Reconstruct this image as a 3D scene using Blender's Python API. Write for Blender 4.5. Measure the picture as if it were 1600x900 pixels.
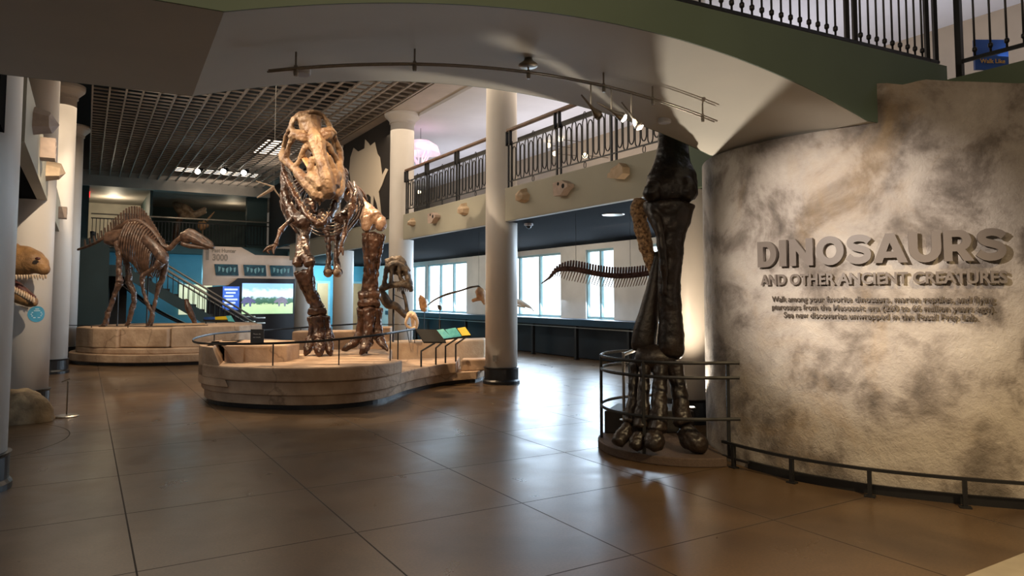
import bpy, bmesh, math, random
from mathutils import Vector, Matrix, noise
R = random.Random(7)
PI = math.pi
V3 = Vector
for o in list(bpy.data.objects): bpy.data.objects.remove(o)
S = bpy.context.scene
C = S.collection

# ------------------------------------------------------------------ camera, world, lights, exposure
FPX, PPY, EYE = 1100.0, 395.0, 1.6
TH = math.atan(69/1100)
cam = bpy.data.cameras.new('camera'); co = bpy.data.objects.new('camera', cam); C.objects.link(co)
cam.sensor_width = 36; cam.lens = FPX*36/1600; cam.shift_y = (PPY-450)/1600
cam.clip_start = .05; cam.clip_end = 200
co.location = (0, 0, EYE); co.rotation_euler = (PI/2+TH, 0, 0)
S.camera = co
S.view_settings.view_transform = 'Standard'; S.view_settings.look = 'None'
S.view_settings.exposure = 0.0; S.view_settings.gamma = 1.0; S.view_settings.use_curve_mapping = False
wd = bpy.data.worlds.new('world'); S.world = wd; wd.use_nodes = True
wd.node_tree.nodes['Background'].inputs[0].default_value = (1.0, .86, .70, 1)
wd.node_tree.nodes['Background'].inputs[1].default_value = .10

A = math.radians(31.2)
UX, UY, VX, VY = -math.sin(A), math.cos(A), math.cos(A), math.sin(A)
def W(u, v, z): return V3((u*UX+v*VX, u*UY+v*VY, z))
def ray(px, py):
    xc = (px-800)/FPX; yc = (PPY-py)/FPX
    return V3((xc, math.cos(TH)-yc*math.sin(TH), math.sin(TH)+yc*math.cos(TH)))
def P(px, py, d):                         # a point at forward distance d
    r = ray(px, py); r = r*(d/r.y); r.z += EYE; return r
def F(px, py, z=0.0):
    r = ray(px, py); r = r*((z-EYE)/r.z); r.z += EYE; return r
def onv(px, py, v):
    r = ray(px, py); r = r*(v/(r.x*VX+r.y*VY)); r.z += EYE; return r
def onu(px, py, u):
    r = ray(px, py); r = r*(u/(r.x*UX+r.y*UY)); r.z += EYE; return r
def uof(p): return p.x*UX+p.y*UY
def vof(p): return p.x*VX+p.y*VY

def spot(name, loc, target, watt, col, deg=50, blend=.5, size=.05):
    l = bpy.data.lights.new(name, 'SPOT'); l.energy = watt; l.color = col; l.spot_size = math.radians(deg)
    l.spot_blend = blend; l.shadow_soft_size = size
    o = bpy.data.objects.new(name, l); C.objects.link(o); o.location = loc
    o.rotation_euler = (V3(target)-V3(loc)).to_track_quat('-Z', 'Y').to_euler(); return o
def area(name, loc, target, watt, col, sx, sy):
    l = bpy.data.lights.new(name, 'AREA'); l.energy = watt; l.color = col; l.shape = 'RECTANGLE'; l.size = sx; l.size_y = sy
    o = bpy.data.objects.new(name, l); C.objects.link(o); o.location = loc
    o.rotation_euler = (V3(target)-V3(loc)).to_track_quat('-Z', 'Y').to_euler(); return o
def point(name, loc, watt, col, r=.1):
    l = bpy.data.lights.new(name, 'POINT'); l.energy = watt; l.color = col; l.shadow_soft_size = r
    o = bpy.data.objects.new(name, l); C.objects.link(o); o.location = loc; return o
WARM = (1, .70, .42); WARM2 = (1, .80, .58); COOL = (.62, .80, 1.0); CYAN = (.25, .75, 1.0)
# daylight through the gallery windows
for (u, w, e) in ((23.4, 3.4, 200), (17.3, 3.0, 200), (14.3, 1.1, 90), (11.2, 2.4, 180), (27.5, 2.4, 100)):
    area('window_daylight', W(u, 11.1, 1.95), W(u, 6, -.4), e, COOL, w, 1.7)
# gallery above, lit by its own lamps and daylight
for u in (1, 4.5, 8, 12, 15, 19, 23): area('gallery_lamp', W(u, 9.6, 4.2), W(u, 9.9, 8), 36 if u > 5 else 34, (.92, .90, 1), 2.2, 2.0)
for u in (10, 15, 21): area('gallery_lamp', W(u, 8.6, 2.9), W(u, 12, 1.4), 60, (1, .86, .70), 2.5, .6)
# exhibit spots in the atrium ceiling, then soft fills
spot('exhibit_spot', (-6.2, 8.6, 5.9), P(500, 300, 11.8), 1250, WARM2, 34, .6, .06)
spot('exhibit_spot', (-2.2, 8.3, 5.9), P(540, 480, 12.4), 1200, WARM, 46, .6, .06)
spot('exhibit_spot', (-3.6, 13.6, 6.0), P(600, 560, 12.4), 1500, WARM, 60, .6, .06)
spot('exhibit_spot', (-6.0, 12.6, 6.0), P(360, 570, 11.4), 1000, WARM, 50, .6, .06)
spot('exhibit_spot', (-8.6, 12.6, 6.0), P(235, 440, 17.4), 520, WARM2, 40, .6, .06)
spot('exhibit_spot', (-10.6, 19.0, 6.0), P(235, 500, 17.0), 420, WARM, 50, .6, .06)
spot('exhibit_spot', (-3.1, 7.2, 4.9), P(50, 440, 9.8), 900, WARM2, 34, .6, .03)
spot('exhibit_spot', (-7.6, 10.6, 5.6), P(88, 330, 14.8), 400, WARM2, 50, .5, .05)
area('atrium_fill', W(16, 3.0, 5.7), W(16, 3.0, 0), 420, WARM2, 16, 5)
area('balcony_fill', W(12, .2, 5.6), W(12, 6.5, 3.2), 120, (1, .90, .76), 9, 1)  # unseen area light added to brighten the right balcony fronts
# lamps of the hall behind and above the camera, then added fills
area('hall_lamp', (1.0, 1.2, 4.6), (2.0, 4.4, 0), 40, WARM, 1.2, 1.2)
area('hall_lamp', (-2.5, -1.5, 4.8), (-1.0, 5.5, .8), 55, WARM2, 2.0, 2.0)
spot('hall_spot', (3.4, 2.2, 4.4), (2.4, 4.9, 0), 900, (1, .74, .40), 60, .8, .1)
spot('wall_spot', (-.45, 3.1, 3.1), (2.80, 5.98, 1.95), 1150, (1, .89, .80), 34, .8, .03)
spot('blue_fill', (-3.4, 2.0, 3.0), (-4.5, 5.9, 1.7), 200, (.50, .74, 1), 40, .8, .1)  # invented blue source, tints the column at the left edge
spot('mural_fill', (-4.6, 13.4, 5.8), P(580, 275, 18.6), 320, WARM2, 30, .8, .05)  # no fixture here; added so the silhouette reads paler
# far end
point('stair_light', W(28.5, 3.2, 2.4), 45, CYAN, .3)
spot('kiosk_fill', W(22.5, 4.6, 5.9), W(27.2, 5.3, 2.6), 420, WARM2, 40, .6, .05)  # added light that lifts the kiosk header board
point('lobby_light', W(29.5, 8.8, 2.4), 240, (.45, .85, 1), .3)
point('mezzanine_light', W(33.5, .9, 5.3), 60, (1, .85, .6), .2)
spot('mezzanine_fill', W(27.0, 2.2, 5.6), W(30.2, 3.6, 4.9), 160, WARM2, 36, .7, .05)  # extra unseen light added to bring out the crested skull
point('mezzanine_light', W(33.0, 5.5, 5.3), 14, (1, .85, .6), .2)

# ------------------------------------------------------------------ materials
def lin(c):
    return tuple(((x/255)/12.92 if x/255 <= .04045 else ((x/255+.055)/1.055)**2.4) for x in c)
def mat(name, col, rough=.5, metal=0.0, col2=None, scale=6.0, detail=4.0, bump=0.0, bscale=None, spec=.5, lo=.35, hi=.65, world=False, emit=None):
    m = bpy.data.materials.new(name); m.use_nodes = True
    nt = m.node_tree; N = nt.nodes; L = nt.links; b = N['Principled BSDF']
    b.inputs['Roughness'].default_value = rough; b.inputs['Metallic'].default_value = metal
    b.inputs['Specular IOR Level'].default_value = spec
    tc = N.new('ShaderNodeTexCoord')
    src = tc.outputs['Object']
    if world:
        g = N.new('ShaderNodeNewGeometry'); src = g.outputs['Position']
    nz = N.new('ShaderNodeTexNoise'); nz.inputs['Scale'].default_value = scale; nz.inputs['Detail'].default_value = detail
    L.new(src, nz.inputs['Vector'])
    rp = N.new('ShaderNodeValToRGB')
    c2 = col2 or tuple(x*.82 for x in col)
    rp.color_ramp.elements[0].position = lo; rp.color_ramp.elements[0].color = (*c2, 1)
    rp.color_ramp.elements[1].position = hi; rp.color_ramp.elements[1].color = (*col, 1)
    L.new(nz.outputs['Fac'], rp.inputs['Fac']); L.new(rp.outputs['Color'], b.inputs['Base Color'])
    if bump:
        n2 = N.new('ShaderNodeTexNoise'); n2.inputs['Scale'].default_value = bscale or scale*3; n2.inputs['Detail'].default_value = 6
        L.new(src, n2.inputs['Vector'])
        bp = N.new('ShaderNodeBump'); bp.inputs['Strength'].default_value = bump; bp.inputs['Distance'].default_value = .02
        L.new(n2.outputs['Fac'], bp.inputs['Height']); L.new(bp.outputs['Normal'], b.inputs['Normal'])
    if emit:
        L.new(rp.outputs['Color'], b.inputs['Emission Color']); b.inputs['Emission Strength'].default_value = emit
    return m
M = {}
M['column'] = mat('column_paint', (.74, .69, .63), .45, scale=2, col2=(.70, .65, .59))
M['black'] = mat('black_metal', (.012, .012, .013), .42, scale=20)
M['bandblack'] = mat('black_base_band', (.015, .017, .02), .3, scale=8)
M['void'] = mat('dark_void_paint', (.010, .009, .008), .8, scale=3)
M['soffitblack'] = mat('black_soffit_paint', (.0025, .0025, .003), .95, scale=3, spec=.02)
M['soffit'] = mat('vault_plaster', (.62, .58, .50), .65, scale=1.5, col2=(.58, .55, .48))
M['sage'] = mat('sage_green_paint', (.135, .185, .125), .6, scale=2, col2=(.125, .172, .115))
M['fascia'] = mat('grey_green_fascia_paint', (.40, .38, .30), .6, scale=2, col2=(.375, .355, .28))
M['white'] = mat('white_ceiling_paint', (.72, .72, .75), .7, scale=1.5, col2=(.68, .68, .71))
M['beam'] = mat('cream_beam_paint', (.60, .53, .46), .6, scale=1.5)
M['grid'] = mat('grid_ceiling_paint', (.46, .39, .33), .5, scale=4)
M['wallgrey'] = mat('pale_grey_wall_paint', (.66, .64, .60), .6, scale=1.2)
M['walltan'] = mat('warm_tan_wall_paint', (.55, .46, .36), .6, scale=1.2)
M['uppertan'] = mat('upper_gallery_tan_paint', (.42, .34, .25), .6, scale=1.0, col2=(.36, .30, .23))
M['teal'] = mat('dark_teal_wall_paint', (.045, .075, .072), .6, scale=1.2)
M['cyanwall'] = mat('blue_wall_paint', (.10, .32, .42), .6, scale=1.2)
M['cream'] = mat('cream_wall_paint', (.74, .68, .56), .6, scale=1.2)
M['muralblack'] = mat('black_mural_paint', (.022, .017, .014), .7, scale=1.2)
M['muralpale'] = mat('pale_silhouette_paint', (.66, .57, .45), .7, scale=.3, col2=(.62, .53, .42))
M['stone'] = mat('cast_sandstone', (.52, .37, .25), .75, scale=3.0, col2=(.33, .215, .135), bump=.5, bscale=14, world=True, lo=.3, hi=.68)
def cracks(m):
    nt = m.node_tree; N = nt.nodes; L = nt.links; b = N['Principled BSDF']
    src = b.inputs['Base Color'].links[0].from_socket
    g = N.new('ShaderNodeNewGeometry'); n = N.new('ShaderNodeTexNoise'); n.inputs['Scale'].default_value = 1.6; n.inputs['Detail'].default_value = 5
    L.new(g.outputs['Position'], n.inputs['Vector'])
    mx = N.new('ShaderNodeVectorMath'); mx.operation = 'MULTIPLY_ADD'; L.new(n.outputs['Color'], mx.inputs[0]); mx.inputs[1].default_value = (.9, .9, .9); L.new(g.outputs['Position'], mx.inputs[2])
    v = N.new('ShaderNodeTexVoronoi'); v.feature = 'DISTANCE_TO_EDGE'; v.inputs['Scale'].default_value = .55; L.new(mx.outputs[0], v.inputs['Vector'])
    r = N.new('ShaderNodeMapRange'); L.new(v.outputs['Distance'], r.inputs[0]); r.inputs[1].default_value = 0; r.inputs[2].default_value = .012; r.inputs[3].default_value = .55; r.inputs[4].default_value = 0
    mc = N.new('ShaderNodeMix'); mc.data_type = 'RGBA'; L.new(r.outputs[0], mc.inputs['Factor']); L.new(src, mc.inputs[6]); mc.inputs[7].default_value = (.12, .075, .045, 1)
    L.new(mc.outputs[2], b.inputs['Base Color'])
cracks(M['stone'])
M['stonetop'] = mat('sandstone_top', (.55, .39, .24), .8, scale=6, col2=(.46, .31, .18), bump=.3, bscale=30, world=True)
M['boulder'] = mat('boulder_rock', (.42, .31, .18), .85, scale=5, col2=(.17, .12, .07), bump=.9, bscale=16, world=True)
M['bronze'] = mat('dark_brown_bone', (.095, .047, .029), .27, scale=9, col2=(.032, .016, .011), bump=.35, bscale=28, world=True)
M['bonetan'] = mat('tan_fossil_bone', (.35, .235, .14), .45, scale=6, col2=(.13, .072, .042), bump=.45, bscale=30, world=True)
M['bonepale'] = mat('pale_brown_bone', (.42, .27, .18), .45, scale=9, col2=(.24, .14, .09), bump=.4, bscale=30, world=True)
M['tooth'] = mat('pale_tooth', (.55, .40, .26), .35, scale=20)
M['legbone'] = mat('black_brown_bone', (.026, .016, .011), .40, scale=7, col2=(.010, .007, .006), bump=.4, bscale=18, world=True)
M['rustbone'] = mat('mottled_rust_bone', (.62, .38, .19), .6, scale=34, col2=(.12, .06, .03), bump=.6, bscale=60, world=True)
M['hadro'] = mat('grey_brown_bone', (.135, .076, .05), .28, scale=10, col2=(.042, .023, .016), bump=.4, bscale=30, world=True)
M['darkbone'] = mat('dark_olive_bone', (.12, .085, .055), .5, scale=12, col2=(.035, .026, .02), bump=.4, bscale=36, world=True)
M['orangebone'] = mat('orange_tan_bone', (.58, .33, .16), .5, scale=14, col2=(.36, .18, .08), bump=.4, bscale=40, world=True)
M['creambone'] = mat('cream_bone', (.72, .56, .40), .5, scale=14, col2=(.58, .40, .25), bump=.4, bscale=40, world=True)
M['whitebone'] = mat('white_bone', (.72, .66, .6), .5, scale=14, bump=.3, bscale=40, world=True)
M['spine'] = mat('red_brown_bone', (.22, .10, .075), .5, scale=16, col2=(.10, .045, .035))
M['block'] = mat('cream_plaster_block', (.62, .47, .32), .7, scale=12, col2=(.52, .38, .25))
M['blockpink'] = mat('pinkish_plaster_block', (.52, .40, .33), .7, scale=12)
M['hole'] = mat('dark_hole', (.01, .01, .01), .9)
M['letterdark'] = mat('dark_brown_letter_face', (.075, .058, .046), .5, scale=8)
M['letter'] = mat('taupe_letter_face', (.155, .128, .11), .5, scale=8, col2=(.145, .12, .10))
M['wood'] = mat('brown_wood_handrail', (.22, .12, .07), .4, scale=5, col2=(.15, .08, .045))
M['steel'] = mat('brushed_steel', (.55, .52, .47), .28, 1.0, scale=30)
M['nickel'] = mat('dull_nickel', (.34, .30, .25), .38, .8, scale=30)
M['pedestal'] = mat('brown_pedestal_carpet', (.085, .055, .04), .8, scale=40, bump=.3, bscale=90)
M['darkbox'] = mat('charcoal_box', (.03, .026, .024), .6, scale=8)
M['navy'] = mat('navy_counter', (.012, .035, .065), .3, scale=6)
M['navydark'] = mat('black_navy_panel', (.008, .012, .018), .35, scale=6)
M['tealframe'] = mat('pale_teal_window_frame', (.25, .42, .47), .5, scale=5)
M['glow'] = mat('overexposed_window', (.86, .95, 1.0), .5, scale=.8, col2=(.78, .92, 1.0), emit=2.4)
M['glowdim'] = mat('soft_window', (.62, .80, .92), .5, scale=.8, emit=.55)
M['warmglow'] = mat('warm_lamp_glow', (1, .80, .50), .5, scale=3, emit=5)
M['lampglow'] = mat('bright_lamp_lens', (1, .93, .80), .5, scale=3, emit=14)
M['panelglow'] = mat('light_panel', (1, .86, .70), .5, scale=3, emit=3.0)
M['pinkglow'] = mat('pink_glowing_glass', (1, .72, .76), .3, scale=5, col2=(.75, .45, .6), emit=1.0)
M['redglow'] = mat('red_sign_glow', (1, .02, .03), .5, scale=3, emit=2.0)
M['sticker'] = mat('blue_sticker', (.055, .30, .48), .5, scale=6)
M['stickertext'] = mat('white_sticker_print', (.55, .72, .82), .5)
M['kioskwhite'] = mat('kiosk_cream_board', (.62, .50, .42), .55, scale=2)
M['kioskblack'] = mat('kiosk_black_panel', (.012, .010, .012), .35, scale=4)
M['kiosktext'] = mat('grey_print', (.30, .25, .21), .6)
M['screenteal'] = mat('dim_teal_screen', (.012, .05, .065), .25, scale=5, col2=(.008, .02, .028), emit=.6)
M['screenprint'] = mat('pale_screen_print', (.10, .20, .21), .4, emit=.5)
M['signgrey'] = mat('dark_grey_sign', (.06, .055, .05), .5)
M['signtext'] = mat('white_print', (.6, .58, .54), .5)
M['yellow'] = mat('yellow_panel', (.75, .55, .02), .5, scale=3)
M['cyanp'] = mat('cyan_panel', (.05, .42, .52), .6, scale=9, col2=(.16, .58, .58))
M['tealp'] = mat('teal_panel', (.01, .28, .34), .6, scale=9, col2=(.08, .50, .52))
M['purple'] = mat('violet_panel', (.16, .09, .42), .45, scale=5)
M['bluesign'] = mat('blue_sign', (.012, .075, .32), .5, scale=3)
M['yellowtext'] = mat('yellow_print', (.75, .42, .06), .5)
M['door'] = mat('orange_wood_door', (.55, .28, .12), .5, scale=2)
M['headskin'] = mat('carved_brown_head', (.36, .19, .07), .55, scale=6, col2=(.17, .085, .03), bump=.6, bscale=22, world=True)
M['gum'] = mat('dark_red_gum', (.08, .02, .015), .5)
M['red'] = mat('red_plate', (.5, .02, .02), .5)
M['paletile'] = mat('pale_floor_tile', (.36, .31, .23), .4, scale=4, world=True)

def plaster():
    m = bpy.data.materials.new('mottled_stone_plaster'); m.use_nodes = True
    nt = m.node_tree; N = nt.nodes; L = nt.links; b = N['Principled BSDF']; b.inputs['Roughness'].default_value = .72
    g = N.new('ShaderNodeNewGeometry')
    def nz(sc, det, dist=0.0):
        n = N.new('ShaderNodeTexNoise'); n.inputs['Scale'].default_value = sc; n.inputs['Detail'].default_value = det
        n.inputs['Distortion'].default_value = dist; n.inputs['Roughness'].default_value = .62
        L.new(g.outputs['Position'], n.inputs['Vector']); return n
    def ramp(src, stops):
        r = N.new('ShaderNodeValToRGB'); e = r.color_ramp.elements
        e[0].position, e[0].color = stops[0][0], (*stops[0][1], 1); e[1].position, e[1].color = stops[1][0], (*stops[1][1], 1)
        for p, c in stops[2:]:
            x = e.new(p); x.color = (*c, 1)
        L.new(src, r.inputs['Fac']); return r
    a = ramp(nz(1.9, 12, .35).outputs['Fac'], [(.32, (.075, .06, .048)), (.70, (.50, .45, .39)), (.43, (.20, .168, .14)), (.52, (.37, .325, .28))])
    o = ramp(nz(1.1, 6, .6).outputs['Fac'], [(.54, (0, 0, 0)), (.72, (1, 1, 1))])
    mx = N.new('ShaderNodeMix'); mx.data_type = 'RGBA'
    sc = N.new('ShaderNodeMath'); sc.operation = 'MULTIPLY'; sc.inputs[1].default_value = .38
    L.new(o.outputs['Color'], sc.inputs[0]); L.new(sc.outputs[0], mx.inputs['Factor'])
    L.new(a.outputs['Color'], mx.inputs[6]); mx.inputs[7].default_value = (.40, .26, .11, 1)
    L.new(mx.outputs[2], b.inputs['Base Color'])
    ad = N.new('ShaderNodeMath'); ad.operation = 'ADD'
    L.new(nz(6, 10, .35).outputs['Fac'], ad.inputs[0])
    n3 = nz(26, 8, .8); s3 = N.new('ShaderNodeMath'); s3.operation = 'MULTIPLY'; s3.inputs[1].default_value = .6
    L.new(n3.outputs['Fac'], s3.inputs[0]); L.new(s3.outputs[0], ad.inputs[1])
    bp = N.new('ShaderNodeBump'); bp.inputs['Strength'].default_value = .55; bp.inputs['Distance'].default_value = .03
    L.new(ad.outputs[0], bp.inputs['Height']); L.new(bp.outputs['Normal'], b.inputs['Normal'])
    return m
M['plaster'] = plaster()

def floor_mat():
    m = bpy.data.materials.new('polished_brown_concrete'); m.use_nodes = True
    nt = m.node_tree; N = nt.nodes; L = nt.links; b = N['Principled BSDF']
    tc = N.new('ShaderNodeTexCoord'); sp = N.new('ShaderNodeSeparateXYZ'); L.new(tc.outputs['Object'], sp.inputs[0])
    def math_(op, a, b_=None):
        n = N.new('ShaderNodeMath'); n.operation = op
        for i, x in enumerate((a, b_)):
            if x is None: continue
            if isinstance(x, (int, float)): n.inputs[i].default_value = x
            else: L.new(x, n.inputs[i])
        return n.outputs[0]
    def joint(s, off, step, w):
        f = math_('FRACT', math_('DIVIDE', math_('SUBTRACT', s, off), step))
        d = math_('MULTIPLY', math_('MINIMUM', f, math_('SUBTRACT', 1.0, f)), step)
        return math_('LESS_THAN', d, w)
    j = math_('MAXIMUM', joint(sp.outputs[0], .31, 1.325, .0055), joint(sp.outputs[1], 3.45, 1.29, .0055))
    # curved joint by the left columns
    dx = math_('SUBTRACT', sp.outputs[0], -1.6); dy = math_('SUBTRACT', sp.outputs[1], 9.85)
    rr = math_('SQRT', math_('ADD', math_('MULTIPLY', dx, dx), math_('MULTIPLY', dy, dy)))
    j = math_('MAXIMUM', j, math_('LESS_THAN', math_('ABSOLUTE', math_('SUBTRACT', rr, 1.5)), .006))
    def nz(sc, det, dist=0.0):
        n = N.new('ShaderNodeTexNoise'); n.inputs['Scale'].default_value = sc; n.inputs['Detail'].default_value = det; n.inputs['Distortion'].default_value = dist
        L.new(tc.outputs['Object'], n.inputs['Vector']); return n.outputs['Fac']
    r = N.new('ShaderNodeValToRGB'); e = r.color_ramp.elements
    e[0].position = .28; e[0].color = (.052, .031, .017, 1); e[1].position = .72; e[1].color = (.125, .078, .040, 1)
    L.new(nz(.9, 7, .8), r.inputs['Fac'])
    r2 = N.new('ShaderNodeValToRGB'); e = r2.color_ramp.elements
    e[0].position = .35; e[0].color = (.82, .82, .82, 1); e[1].position = .65; e[1].color = (1.15, 1.12, 1.08, 1)
    L.new(nz(60, 3), r2.inputs['Fac'])
    mm = N.new('ShaderNodeMix'); mm.data_type = 'RGBA'; mm.blend_type = 'MULTIPLY'; mm.inputs['Factor'].default_value = 1
    L.new(r.outputs['Color'], mm.inputs[6]); L.new(r2.outputs['Color'], mm.inputs[7])
    mj = N.new('ShaderNodeMix'); mj.data_type = 'RGBA'; L.new(j, mj.inputs['Factor'])
    L.new(mm.outputs[2], mj.inputs[6]); mj.inputs[7].default_value = (.022, .014, .009, 1)
    L.new(mj.outputs[2], b.inputs['Base Color'])
    rr_ = N.new('ShaderNodeMapRange'); L.new(nz(2.2, 6, .5), rr_.inputs[0])
    rr_.inputs[1].default_value = .3; rr_.inputs[2].default_value = .7; rr_.inputs[3].default_value = .27; rr_.inputs[4].default_value = .36
    L.new(math_('MAXIMUM', rr_.outputs[0], math_('MULTIPLY', j, .8)), b.inputs['Roughness'])
    b.inputs['Specular IOR Level'].default_value = .5
    bp = N.new('ShaderNodeBump'); bp.inputs['Strength'].default_value = .01; bp.inputs['Distance'].default_value = .001
    L.new(nz(5, 5), bp.inputs['Height']); L.new(bp.outputs['Normal'], b.inputs['Normal'])
    return m
M['floor'] = floor_mat()

def screen_mat():
    m = bpy.data.materials.new('savanna_film_screen'); m.use_nodes = True
    nt = m.node_tree; N = nt.nodes; L = nt.links; b = N['Principled BSDF']
    tc = N.new('ShaderNodeTexCoord'); sp = N.new('ShaderNodeSeparateXYZ'); L.new(tc.outputs['Generated'], sp.inputs[0])
    n = N.new('ShaderNodeTexNoise'); n.inputs['Scale'].default_value = 9; n.inputs['Detail'].default_value = 6; L.new(tc.outputs['Generated'], n.inputs['Vector'])
    s = N.new('ShaderNodeMath'); s.operation = 'MULTIPLY_ADD'; L.new(n.outputs['Fac'], s.inputs[0]); s.inputs[1].default_value = .3
    L.new(sp.outputs[2], s.inputs[2])
    r = N.new('ShaderNodeValToRGB'); e = r.color_ramp.elements; r.color_ramp.interpolation = 'LINEAR'
    e[0].position = .12; e[0].color = (.42, .62, .34, 1); e[1].position = 1.0; e[1].color = (.30, .58, .95, 1)
    for p, c in ((.46, (.55, .72, .40)), (.49, (.05, .13, .08)), (.64, (.08, .19, .14)), (.70, (.62, .78, .95)), (.85, (.80, .90, 1))):
        x = e.new(p); x.color = (*c, 1)
    L.new(s.outputs[0], r.inputs['Fac'])
    L.new(r.outputs['Color'], b.inputs['Base Color']); L.new(r.outputs['Color'], b.inputs['Emission Color']); b.inputs['Emission Strength'].default_value = .95
    b.inputs['Roughness'].default_value = .3
    return m
M['film'] = screen_mat()
M['bluescreen'] = mat('blue_text_screen', (.06, .16, .62), .3, scale=5, col2=(.03, .09, .42), emit=1.0)
M['screenwhite'] = mat('white_screen_lines', (.65, .78, 1), .3, emit=.9)

# ------------------------------------------------------------------ mesh helpers
def nb(): return bmesh.new()
WL = {}
def obj(name, bm, m, parent=None, smooth=False, origin=None, fuse=None, bevel=None, rough=None):
    bmesh.ops.recalc_face_normals(bm, faces=bm.faces[:])
    vs = [v.co for v in bm.verts]
    if origin is None:
        lo = V3((min(v.x for v in vs), min(v.y for v in vs), min(v.z for v in vs))); hi = V3((max(v.x for v in vs), max(v.y for v in vs), max(v.z for v in vs)))
        origin = V3(((lo.x+hi.x)/2, (lo.y+hi.y)/2, lo.z))
    origin = V3(origin)
    bmesh.ops.translate(bm, verts=bm.verts[:], vec=-origin)
    me = bpy.data.meshes.new(name); bm.to_mesh(me); bm.free()
    if smooth:
        for p in me.polygons: p.use_smooth = True
    me.materials.append(m)
    o = bpy.data.objects.new(name, me); C.objects.link(o); o.location = origin; WL[o.name] = origin
    if parent is not None:
        o.parent = parent; o.matrix_parent_inverse = Matrix.Translation(-WL[parent.name])
    if fuse:
        rm = o.modifiers.new('fuse', 'REMESH'); rm.mode = 'VOXEL'; rm.voxel_size = fuse; rm.use_smooth_shade = True
        sm = o.modifiers.new('soften', 'SMOOTH'); sm.iterations = 3; sm.factor = .5
    if rough:
        tx = bpy.data.textures.new('fossil_relief', 'CLOUDS'); tx.noise_scale = rough[1]; tx.noise_depth = 3
        dm_ = o.modifiers.new('relief', 'DISPLACE'); dm_.texture = tx; dm_.strength = rough[0]; dm_.mid_level = .5; dm_.texture_coords = 'LOCAL'
    if bevel:
        bv = o.modifiers.new('bevel', 'BEVEL'); bv.width = bevel; bv.segments = 2; bv.limit_method = 'ANGLE'
    return o
def thing(name, label, cat, loc, group=None):
    o = bpy.data.objects.new(name, None); C.objects.link(o); o.location = V3(loc); WL[o.name] = V3(loc); o.empty_display_size = .1
    return tag(o, label, cat, group)
def tag(o, label, cat, group=None):
    o['label'] = label; o['category'] = cat
    if group: o['group'] = group
    return o
def struct(name, bm, m, parent=None, **k):
    o = obj(name, bm, m, parent, **k)
    if parent is None: o['kind'] = 'structure'
    return o
def dup(root, delta, label=None):
    r = root.copy(); C.objects.link(r); r.location = root.location+V3(delta); WL[r.name] = V3(r.location)
    if label: r['label'] = label
    for ch in root.children:
        c = ch.copy(); C.objects.link(c); c.parent = r
        for g in ch.children:
            d = g.copy(); C.objects.link(d); d.parent = c
    return r
def crom(pts, rad, sub):
    n = len(pts); op, orr = [], []
    for i in range(n-1):
        p0, p1, p2, p3 = pts[max(i-1, 0)], pts[i], pts[i+1], pts[min(i+2, n-1)]
        for k in range(sub):
            t = k/sub
            op.append(.5*((2*p1)+(p2-p0)*t+(2*p0-5*p1+4*p2-p3)*t*t+(3*p1-p0-3*p2+p3)*t**3))
            a, b = rad[i], rad[i+1]; s = t*t*(3-2*t)
            orr.append((a[0]+(b[0]-a[0])*s, a[1]+(b[1]-a[1])*s))
    op.append(pts[-1]); orr.append(rad[-1]); return op, orr
def tube(bm, pts, rad, seg=8, sub=1, up=None, cap=True):
    """swept closed tube; rad entries r or (ra, rb) with ra along 'up x tangent'"""
    pts = [V3(p) for p in pts]
    if not isinstance(rad, (list, tuple)): rad = [rad]*len(pts)
    rad = [r if isinstance(r, tuple) else (r, r) for r in rad]
    if sub > 1: pts, rad = crom(pts, rad, sub)
    n = len(pts); rings = []; nrm = None
    for i in range(n):
        t = (pts[min(i+1, n-1)]-pts[max(i-1, 0)])
        if t.length < 1e-9: t = V3((0, 0, 1))
        t.normalize()
        if up is not None:
            a = V3(up).cross(t)
            if a.length < 1e-4: a = t.orthogonal()
            a.normalize()
        elif nrm is None: a = t.orthogonal().normalized()
        else:
            a = nrm-t*nrm.dot(t)
            if a.length < 1e-6: a = t.orthogonal()
            a.normalize()
        nrm = a; b = t.cross(a)
        rings.append([bm.verts.new(pts[i]+a*(rad[i][0]*math.cos(2*PI*k/seg))+b*(rad[i][1]*math.sin(2*PI*k/seg))) for k in range(seg)])
    for i in range(n-1):
        for k in range(seg):
            bm.faces.new((rings[i][k], rings[i][(k+1) % seg], rings[i+1][(k+1) % seg], rings[i+1][k]))
    if cap:
        for e, s in ((0, -1), (n-1, 1)):
            t = (pts[1]-pts[0]) if e == 0 else (pts[-1]-pts[-2])
            t = t.normalized() if t.length > 1e-9 else V3((0, 0, 1))
            c = bm.verts.new(pts[e]+t*(s*min(rad[e])*.5))
            for k in range(seg):
                f = (rings[e][k], rings[e][(k+1) % seg], c)
                bm.faces.new(f if s > 0 else f[::-1])
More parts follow.
